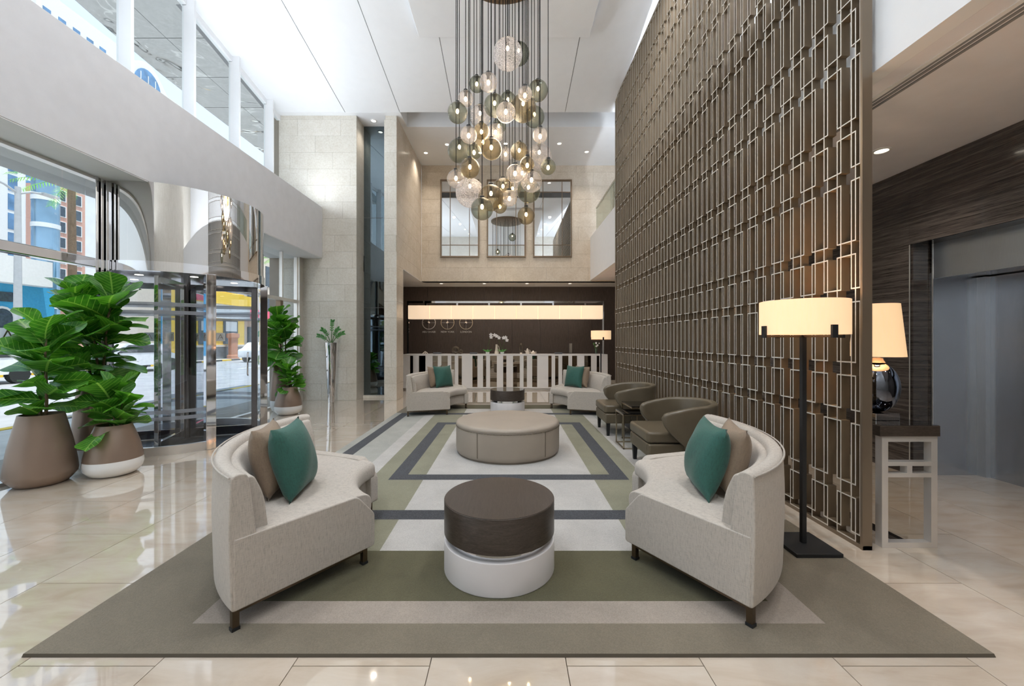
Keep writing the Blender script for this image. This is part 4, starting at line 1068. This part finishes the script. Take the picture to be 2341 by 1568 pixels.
def small_leaf_mesh(name, mat, L=1.0, w=.16, n=6):
    b = MB(); vs = []; fs = []
    for i in range(n + 1):
        u = i / n; ww = w * sin(pi * (u ** .75)) + .004
        for j in (-1, 0, 1): vs.append((j * ww, u * L, -.10 * u * u * L + .05 * abs(j) * ww))
    for i in range(n):
        for j in range(2): fs.append((i * 3 + j, i * 3 + j + 1, (i + 1) * 3 + j + 1, (i + 1) * 3 + j))
    return b.add(vs, fs).mesh(name, mat, 70)
strap_leaf = small_leaf_mesh('strap_leaf', zz_leafm)
def orient(d, up=Vector((0, 0, 1)), roll=0):
    d = d.normalized(); z = (up - d * up.dot(d))
    if z.length < 1e-3: z = Vector((1, 0, 0))
    z.normalize(); x = d.cross(z); M_ = Matrix((x, d, z)).transposed()
    return (M_ @ Matrix.Rotation(roll, 3, 'Y'))
petal_mesh = small_leaf_mesh('petal', petal, 1.0, .42, 4)
def orchid(cxx, lab, stems):
    t = thing('potted_orchid', lab, 'orchid', (at(cxx, Yc), Yc, Z0), group='white orchids on the counter')
    MB().lathe([(.001, 0), (.05, 0), (.06, .06), (.052, .06), (.001, .05)], 20, caps=False).build('pot', pot_white, t, smooth=50)
    for k in range(5):
        a = k * 2.4; link('leaf', strap_leaf, t, loc=(0, 0, .05), rot=orient(Vector((cos(a), sin(a), .55))).to_euler(), scale=(.30, .22, .22))
    for sx, h, fl in stems:
        p = [(0, 0, .05), (sx * .3, 0, h * .5), (sx * .8, 0, h * .9), (sx, 0, h)]; MB().tube(p, .004, 6).build('stem', stem_green, t)
        for (dx, dz) in fl:
            for q in range(5):
                a = 2 * pi * q / 5 + .3; link('petal', petal_mesh, t, loc=(sx + dx, -.01, h + dz), rot=orient(Vector((cos(a), -.25, sin(a))), Vector((0, -1, 0))).to_euler(), scale=(.055, .06, .06))
orchid(930, 'orchid with a few white blossoms left of the tall jug on the counter', [(.10, .56, [(0, 0), (.005, -.07)])])
orchid(1075, 'orchid with two sprays of white blossoms right of the tall jug on the counter', [(-.16, .52, [(0, 0), (.07, -.05), (-.06, .03)]), (.10, .46, [(0, .02), (-.06, .01), (.04, -.06)])])
t = thing('flower_vase', 'clear glass vase of small white flowers at the right end of the counter', 'vase', (at(2005, Yc), Yc, Z0))
MB().lathe([(.001, .0), (.05, 0), (.05, .16), (.046, .16), (.046, .01), (.001, .01)], 20, caps=False).build('glass', clear_glass, t, smooth=40)
rg = random.Random(5)
for k in range(9):
    a = rg.uniform(0, 6.28); r_ = rg.uniform(.02, .13); h = rg.uniform(.22, .32); e = Vector((r_ * cos(a), r_ * sin(a) * .7, h))
    MB().tube([(0, 0, .02), tuple(e)], .0025, 5).build('stem', stem_green, t)
    MB().sphere(e, rg.uniform(.018, .03), 8, 6).build('blossom', petal if k % 3 else stem_green, t, smooth=80)

# ================================================================== PLANTS
def leaf_mesh(name, mat, seed):
    rg = random.Random(seed); n, m = 11, 3; b = MB(); vs = []; fs = []
    ctrl = [(0, .03), (.08, .17), (.2, .25), (.33, .27), (.5, .35), (.65, .43), (.8, .44), (.9, .36), (.97, .19), (1, .02)]
    cup = rg.uniform(.10, .22); curl = rg.uniform(.12, .34); ph = rg.uniform(0, 6)
    for i in range(n + 1):
        u = i / n
        for (u0, w0), (u1, w1) in zip(ctrl[:-1], ctrl[1:]):
            if u0 <= u <= u1: k = (u - u0) / (u1 - u0); w = w0 + (w1 - w0) * k
        for j in range(-m, m + 1):
            s_ = j / m
            z = -curl * u * u + cup * abs(s_) ** 1.4 * w + .035 * sin(u * 9 + ph + (3 if j > 0 else 0)) * abs(s_) ** 2 + .02
            vs.append((s_ * w, u, z))
    c = 2 * m + 1
    for i in range(n):
        for j in range(2 * m): fs.append((i * c + j, i * c + j + 1, (i + 1) * c + j + 1, (i + 1) * c + j))
    return b.add(vs, fs).mesh(name, mat, 75)
leaves = [leaf_mesh('fig_leaf_mesh', leafm, s_) for s_ in range(5)]
pot_short = [(0.001, 0), (0.1501, 0), (0.193, 0.02), (0.2324, 0.07), (0.2395, 0.12), (0.2324, 0.2), (0.2073, 0.33), (0.168, 0.45), (0.1416, 0.52), (0.1323, 0.52), (0.1358, 0.46), (0.001, 0.46)]
pot_wide = [(0.001, 0), (0.175, 0), (0.203, 0.025), (0.2485, 0.085), (0.2534, 0.12), (0.2464, 0.2), (0.2205, 0.38), (0.1855, 0.55), (0.1575, 0.68), (0.147, 0.68), (0.1505, 0.62), (0.001, 0.62)]
pot_tall = [(0.001, 0), (0.14, 0), (0.1715, 0.03), (0.196, 0.1), (0.1995, 0.18), (0.1925, 0.38), (0.1715, 0.66), (0.1435, 0.9), (0.1295, 0.99), (0.119, 0.99), (0.1225, 0.92), (0.001, 0.92)]
def cut(prof, z0, z1):
    out = []
    for (ra, za), (rb, zb) in zip(prof[:-1], prof[1:]):
        if zb < za: break
        for q in ((ra, za), (rb, zb)):
            if z0 <= q[1] <= z1 and (not out or out[-1] != q): out.append(q)
        for zz in (z0, z1):
            if za < zz < zb: k = (zz - za) / (zb - za); out.append((ra + (rb - ra) * k, zz))
    return sorted(out, key=lambda q: q[1])
def fig(loc, lab, prof, band, stems, seed, group='potted fig plants'):
    t = thing('potted_fig', lab, 'potted plant', loc, group=group); rg = random.Random(seed); zt = max(q[1] for q in prof)
    pot = MB().lathe(prof, 56, caps=False).build('planter', pot_taupe, t, smooth=60)
    if band:
        lo_ = [(r + .0015, z) for r, z in cut(prof[1:], 0, band)]; MB().lathe(lo_, 56, caps=False).build('white_band', pot_white, pot, smooth=60)
    rr = prof[-2][0]; zz = prof[-2][1]; MB().lathe([(rr, zz - .03), (rr * .6, zz - .015), (.001, zz - .01)], 24, caps=False).build('soil', soil, t)
    for (sx, sy, ex, ey, h, nl, z_from, size) in stems:
        base = Vector((sx, sy, zz - .02)); top = Vector((ex, ey, zt + h))
        P = [base.lerp(top, u) + Vector((.02 * sin(u * 5 + sx * 30), .02 * cos(u * 4 + sy * 30), 0)) * u for u in (0, .2, .4, .6, .8, 1)]
        MB().tube(P, [.014, .013, .012, .010, .009, .005], 7).build('stem', bark, t, smooth=60)
        az = rg.uniform(0, 6)
        for k in range(nl):
            u = z_from + (1 - z_from) * (k / max(1, nl - 1)) ** .9; i = min(4, int(u * 5)); p = P[i].lerp(P[i + 1], u * 5 - i)
            az += 2.399 + rg.uniform(-.35, .35); el = R(4 + 64 * u ** 1.3 + rg.uniform(-30, 26)); d = Vector((cos(az) * cos(el), sin(az) * cos(el), sin(el)))
            Ls = size * rg.uniform(.85, 1.3) * (1.0 if u < .9 else .85); pet = .045
            q = p + d * pet
            MB().tube([p, q + d * .01], .0035, 5).build('leaf_stalk', stem_green, t)
            link('leaf', leaves[rg.randrange(5)], t, loc=q, rot=orient(d, roll=rg.uniform(-.7, .7)).to_euler(), scale=(Ls * rg.uniform(1.0, 1.25), Ls, Ls))
fig((-4.585, 3.95, 0), 'fiddle leaf fig with two bare stems in a wide taupe planter nearest the camera', pot_wide, 0, [(-.03, .02, -.07, .03, .66, 18, .08, .28), (.06, -.02, .10, -.03, .80, 20, .12, .28)], 11)
fig((-4.62, 4.50, 0), 'tallest fiddle leaf fig in a tall taupe planter with white foot beside the revolving door', pot_tall, .22, [(-.03, -.02, -.10, -.06, .86, 28, .04, .32), (.05, .0, .22, -.02, .88, 28, .06, .32), (.0, .05, .06, -.1, .66, 14, .2, .30)], 23)
fig((-4.15, 4.23, 0), 'small fig in a short taupe planter with white base at the left of the door', pot_short, .165, [(.0, .0, .02, -.02, .30, 18, .05, .24), (.03, .03, .06, .04, .22, 12, .05, .22)], 31)
fig((-4.52, 8.0, 0), 'tall fiddle leaf fig right of the revolving door against the glass', pot_tall, .22, [(-.02, 0, -.03, 0, .86, 36, .04, .29), (.04, .03, .10, .05, .66, 22, .06, .27)], 41)
fig((-4.19, 7.65, 0), 'small fig in a short white based planter right of the revolving door', pot_short, .165, [(.0, .0, .0, .0, .34, 20, .05, .22), (.02, .02, .05, .03, .25, 10, .05, .2)], 53)
# chrome vase with zz plant
t = thing('chrome_floor_vase', 'tall tapered chrome vase with a small zz plant against the limestone wall', 'vase', (-4.02, 9.12, 0))
MB().lathe([(.001, 0), (.075, 0), (.135, 1.35), (.128, 1.35), (.122, 1.30), (.001, 1.30)], 40, caps=False).build('vase_body', chrome, t, smooth=40)
MB().lathe([(.121, 1.302), (.07, 1.312), (.001, 1.315)], 20, caps=False).build('soil', soil, t)
zl = small_leaf_mesh('zz_leaflet', zz_leafm, 1.0, .17, 5)
for (dx, dy, h) in ((-.36, .03, .20), (-.22, -.05, .34), (.02, .02, .54), (.17, .04, .36), (.33, -.04, .26)):
    P = [Vector((dx * u * (1 - .1 * u), dy * u, 1.31 + h * (1 - (1 - u) ** 2))) for u in (0, .25, .5, .75, 1)]
    MB().tube(P, [.009, .008, .007, .005, .003], 6).build('stem', stem_green, t, smooth=60)
    for k in range(10):
        u = .36 + .64 * k / 9; i = min(3, int(u * 4)); p = P[i].lerp(P[i + 1], u * 4 - i); d = (P[i + 1] - P[i]).normalized(); s_ = d.cross(Vector((0, 1, 0))).normalized()
        for sg in (-1, 1): link('leaflet', zl, t, loc=p, rot=orient((d * .6 + s_ * sg * .9), Vector((0, -1, .3))).to_euler(), scale=(.070, .062, .062))

# ================================================================== OUTSIDE
GZ = -.06
struct(MB().box(-8.2, -5.05, -30, 160, GZ - .3, GZ).build('pavement', paving))
struct(MB().box(-21.5, -8.2, -30, 160, GZ - .4, GZ - .10).build('road', asphalt))
struct(MB().box(-140, -21.5, -30, 260, GZ - .3, GZ).build('pavement_far', paving))
for n, xk in enumerate((-8.35, -21.5)):
    b = MB()
    for k in range(110): b.box(xk, xk + .15, -20 + k * 1.0, -20 + k * 1.0 + .995, GZ - .12, GZ + .01, k % 2)
    struct(b.build('kerb', [kerb_yellow, kerb_black]))
b = MB()
for k in range(26): b.box(-14.9, -14.75, -10 + k * 4, -8 + k * 4, GZ - .10, GZ - .096)
b.box(-9.0, -8.85, -20, 100, GZ - .10, GZ - .096, 1)
struct(b.build('road_marking', [road_white, kerb_yellow]))
# polished canopy panels outside the clerestory
cp = thing('entrance_canopy', 'polished metal canopy panels outside the clerestory windows', 'canopy', (0, 0, 7.05))
def xo(Y): return -7.40 + (.0 if Y > 9.2 else .022 * (9.2 - Y) ** 2 + .05 * (9.2 - Y) / 2.5)
def slab4(q, z0, z1): return MB().add([(*p, z0) for p in q] + [(*p, z1) for p in q], [(3, 2, 1, 0), (4, 5, 6, 7), (0, 1, 5, 4), (1, 2, 6, 5), (2, 3, 7, 6), (3, 0, 4, 7)])
for k in range(9):
    a0, a1 = 3.05 + k * 1.12, 3.05 + (k + 1) * 1.12 - .014; o0, o1 = min(-5.6, xo(a0)), min(-5.6, xo(a1)); m0, m1 = (o0 - 5.5) / 2, (o1 - 5.5) / 2
    slab4([(o0, a0), (m0 - .004, a0), (m1 - .004, a1), (o1, a1)], 0, .02).build('canopy_panel', canopy_metal, cp); slab4([(m0 + .004, a0), (-5.5, a0), (-5.5, a1), (m1 + .004, a1)], 0, .02).build('canopy_panel', canopy_metal, cp)
    slab4([(o0, a0), (-5.5, a0), (-5.5, a1 + .014), (o1, a1 + .014)], .021, .32).build('canopy_body', fac_white, cp)
# white tower with blue window strips
tw = thing('office_tower', 'tall white tower with vertical strips of blue windows across the street', 'building', (-75, 60, GZ))
MB().box(-18, 0, -30, 18.4, 0, 58.2).build('walls', fac_white, tw); MB().box(-14, -.3, -6, 7.5, 58.2, 60.5).build('roof_block', fac_white, tw)
for y0 in [-29 + q * 2.25 for q in range(20)]:
    w_ = 1.15
    for k in range(16): MB().box(0, .06, y0, y0 + w_, 9.5 + k * 2.9, 11.9 + k * 2.9).build('window', far_glass, tw)
t = thing('arched_building', 'pale building with a round arched top window seen through the clerestory', 'building', (-75, 87, GZ))
MB().box(-15, 0, -8.4, 10, 0, 55).build('walls', fac_white, t)
b = MB(); M_ = Matrix(((0, 0, 1, 0), (1, 0, 0, 0), (0, 1, 0, 0), (0, 0, 0, 1)))
b.prism([(-8.2 + 9.6 * q / 16, 55 + 4 * sin(pi * q / 16)) for q in range(17)], -3, 0, M_); b.build('arched_gable', fac_white, t)
b = MB(); b.prism([(-3.4 - 3.2 * cos(pi * q / 12), 53.5 + 4.0 * sin(pi * q / 12)) for q in range(13)], 0, .1, M_); b.build('window', far_glass, t)
for k in range(3): MB().box(.1, .2, -5.2 + k * 1.7, -5.05 + k * 1.7, 53.5, 56.3).build('mullion', fac_white, t)
# blue shop block in front of the tower
t = thing('blue_building', 'low bright blue building with arched windows across the street', 'building', (-42, 33, GZ))
MB().box(-12, 0, -14, 4.2, 0, 6.2).build('walls', fac_blue, t); MB().box(-12, 1.2, -14, 3.0, 6.2, 8.4).build('white_overhang', fac_white, t)
for y0 in (-6, -3.0, .3): 
    b = MB(); b.prism([(y0 - .9, 1.0), (y0 + .9, 1.0)] + [(y0 + .9 * cos(pi * q / 8), 3.4 + .9 * sin(pi * q / 8)) for q in range(9)], 0, .08, M_); wn = b.build('window', fac_white, t)
    b = MB(); b.prism([(y0 - .7, 1.1), (y0 + .7, 1.1)] + [(y0 + .7 * cos(pi * q / 8), 3.4 + .7 * sin(pi * q / 8)) for q in range(9)], .08, .12, M_); b.build('pane', far_dark, wn)
    MB().box(0, .1, y0 - .9, y0 + .9, 4.7, 5.5).build('fanlight', far_dark, t)
# round glass tower and pink block
t = thing('round_tower', 'slim round glass tower left of the entrance beyond the street', 'building', (-52, 45.2, GZ))
MB().lathe([(.001, 0), (1.1, 0), (1.1, 24), (.001, 24)], 32, caps=False).build('glass_shaft', tower_glass, t, smooth=40)
for k in range(8): MB().lathe([(1.11, 3 * k + 2), (1.15, 3 * k + 2), (1.15, 3 * k + 2.5), (1.11, 3 * k + 2.5), (1.11, 3 * k + 2)], 32, caps=False).build('floor_band', fac_white, t, smooth=40)
t = thing('pink_building', 'terracotta pink apartment block with white balconied windows across the street', 'building', (-60, 55, GZ))
MB().box(-3, 0, -2.5, 4.5, 0, 22).build('walls', fac_pink, t)
for zf in range(10):
    for y0 in (-1.8, .2, 2.4):
        f_ = MB().box(0, .10, y0, y0 + 1.3, 1.2 + zf * 2.1, 2.7 + zf * 2.1).build('window', fac_white, t); MB().box(.1, .14, y0 + .15, y0 + 1.15, 1.3 + zf * 2.1, 2.6 + zf * 2.1).build('pane', far_dark, f_)
# yellow shop seen through the door
t = thing('yellow_shop', 'yellow shopfront with orange fascia across the street through the revolving door', 'building', (-23, 30, GZ))
MB().box(-1.5, 0, -2.2, 5, 0, 5.4).build('walls', fac_yellow, t); MB().box(0, .15, -2.2, 5, 0, .95).build('grey_base', fac_grey, t); MB().box(0, .35, -2.2, 5, .95, 1.1).build('ledge', fac_beige, t)
MB().box(0, .5, -2.2, 5, 3.2, 4.3).build('white_sign_band', fac_white, t); MB().box(0, .7, -2.2, 5, 4.3, 5.2).build('fascia', fac_yellow, t)
MB().box(0, .72, -2.1, -.4, 4.35, 5.1).build('pink_fascia', awning_red, t)
for y0 in (-.2, 2.4):
    wn = MB().box(0, .06, y0, y0 + 1.7, 1.15, 3.1).build('window', far_dark, t); MB().box(.06, .1, y0 + .2, y0 + 1.5, 2.2, 3.0).build('poster', fac_white, wn)
t = thing('beige_shop', 'beige shop with a red awning farther along the street', 'building', (-26, 42, GZ))
MB().box(-10, 0, -6.5, 9, 0, 14).build('walls', fac_beige, t)
b = MB(); b.add([(0, -6, 4.6), (0, 3, 4.6), (1.8, 3, 3.6), (1.8, -6, 3.6), (0, -6, 4.5), (0, 3, 4.5), (1.8, 3, 3.5), (1.8, -6, 3.5)], [(0, 1, 2, 3), (7, 6, 5, 4), (0, 3, 7, 4), (1, 5, 6, 2), (2, 6, 7, 3), (0, 4, 5, 1)]); b.build('awning', awning_red, t)
for zf in range(4):
    for y0 in (-5, -2, 1, 4, 7): MB().box(0, .06, y0, y0 + 1.5, .6 + zf * 3.3, 2.8 + zf * 3.3).build('window', far_dark, t)
t = thing('teal_pavilion', 'teal glass pavilion with a sloping roof beyond the right end of the street glass', 'building', (-24, 62, GZ))
MB().box(-8, 0, -9, 10, 0, 9).build('walls', plain('teal_wall', (.10, .42, .46), .15, var=.15, vs=.5, kind='World', coat=.4), t)
b = MB(); b.prism([(-10, 9), (11, 9), (2, 14)], -8.5, .4, M_); b.build('roof', plain('teal_roof', (.06, .25, .29), .4, var=.1, kind='World'), t)
for y0 in range(-9, 10, 3): MB().box(0, .15, y0, y0 + .15, 0, 9).build('mullion', fac_white, t)
for n, (xx, yy, w_, h_, mt, lab) in enumerate(((-80, 118, 30, 46, fac_white, 'pale block far down the street'), (-70, 160, 40, 60, fac_beige, 'beige tower at the far end of the street'), (-46, 92, 24, 34, fac_white, 'white block behind the teal pavilion'), (-78, 8, 20, 38, fac_beige, 'beige block far left beyond the blue building'))):
    t = thing('distant_block', lab, 'building', (xx, yy, GZ)); MB().box(-14, 0, -w_ / 2, w_ / 2, 0, h_).build('walls', mt, t)
    for zf in range(int(h_ / 6)): MB().box(0, .1, -w_ / 2 + 1, w_ / 2 - 1, 3 + zf * 6, 5.6 + zf * 6).build('window_band', far_glass, t)
# street furniture
t = thing('street_lamp', 'grey double-arm street lamp standing across the road', 'street lamp', (-22.2, 18.2, GZ))
MB().tube([(0, 0, 0), (0, 0, 8.4)], [.16, .10], 12).build('pole', pole_grey, t, smooth=60)
for sg in (-1, 1):
    MB().tube([(0, 0, 8.1), (0, sg * .5, 8.35), (0, sg * 1.1, 8.45)], .05, 8).build('arm', pole_grey, t, smooth=60); MB().box(-.14, .14, min(sg * .9, sg * 1.6), max(sg * .9, sg * 1.6), 8.38, 8.5).build('lantern', pole_grey, t, bevel=.03)
t = thing('pillar_post', 'terracotta red pillar standing on the far kerb by the yellow shop', 'pillar', (-22.2, 32.4, GZ))
MB().lathe([(.001, 0), (.42, 0), (.42, .25), (.33, .3), (.33, 1.6), (.45, 1.7), (.45, 2.0), (.001, 2.05)], 16, caps=False).build('shaft', terracotta, t, smooth=40)
def car(loc, lab):
    t = thing('parked_car', lab, 'car', loc, group='cars on the street')
    prof = round_poly([(-2.2, .35), (2.2, .35), (2.25, .75), (1.4, .92), (.7, 1.42), (-1.1, 1.42), (-1.8, .98), (-2.2, .9)], .12, 3)
    MM = Matrix(((0, 0, 1, 0), (1, 0, 0, 0), (0, 1, 0, 0), (0, 0, 0, 1)))
    MB().prism(prof, -.85, .85, MM).build('body', car_white, t, smooth=40)
    for sg in (-1, 1):
        MB().prism([(1.2, .95), (.62, 1.34), (-1.0, 1.34), (-1.55, .98)], sg * .86 - .01, sg * .86 + .01, MM).build('side_window', car_dark, t)
        for yy in (-1.4, 1.4):
            q = MB().lathe([(.001, 0), (.32, 0), (.32, .2), (.001, .2)], 16, caps=False); M3 = Matrix.Translation((sg * .78 - .1, yy, .32)) @ Matrix.Rotation(pi / 2, 4, 'Y'); q.v = [tuple(M3 @ Vector(v)) for v in q.v]; q.build('wheel', tyre, t, smooth=40)
car((-18.6, 13.2, GZ - .10), 'white car on the street at the far left behind the planters'); car((-18.6, 19.8, GZ - .10), 'white car on the street seen between the figs and the door')
car((-18.2, 30.5, GZ - .10), 'white car on the street seen through the right side of the revolving door')
frond = small_leaf_mesh('palm_leaflet', palm_green, 1.0, .05, 5)
def palm(loc, lab, seed):
    t = thing('street_palm', lab, 'palm tree', loc, group='street palms'); rg = random.Random(seed); h = 9.6
    MB().tube([(0, 0, 0), (.05, 0, h * .5), (0, 0, h)], [.22, .17, .15], 10).build('trunk', bark, t, smooth=60)
    for k in range(13):
        a = k * 2.4; el = rg.uniform(.0, .8); P = [Vector((cos(a) * s_ * 1.9, sin(a) * s_ * 1.9, h + el * s_ - .75 * s_ * s_)) for s_ in (0, .3, .6, .9, 1.1)]
        b = MB(); b.tube(P, [.02, .016, .012, .008, .004], 5)
        for i in range(16):
            u = .15 + .85 * i / 15; j = min(3, int(u * 4)); p = P[j].lerp(P[j + 1], u * 4 - j); d = (P[j + 1] - P[j]).normalized(); s_ = d.cross(Vector((0, 0, 1))).normalized()
            for sg in (-1, 1):
                e = (d * .7 + s_ * sg - Vector((0, 0, .35))).normalized() * (.5 * (1.1 - .5 * u)); wv = d * .022
                b.add([p - wv, p + wv, p + e * .6 + wv * .8, p + e, p + e * .6 - wv * .8], [(0, 1, 2, 3, 4)])
        b.build('frond', palm_green, t)
palm((-22.6, 20.8, GZ), 'street palm outside the glass left of the revolving door', 1); palm((-22.6, 39.6, GZ), 'street palm outside the glass right of the revolving door', 2)
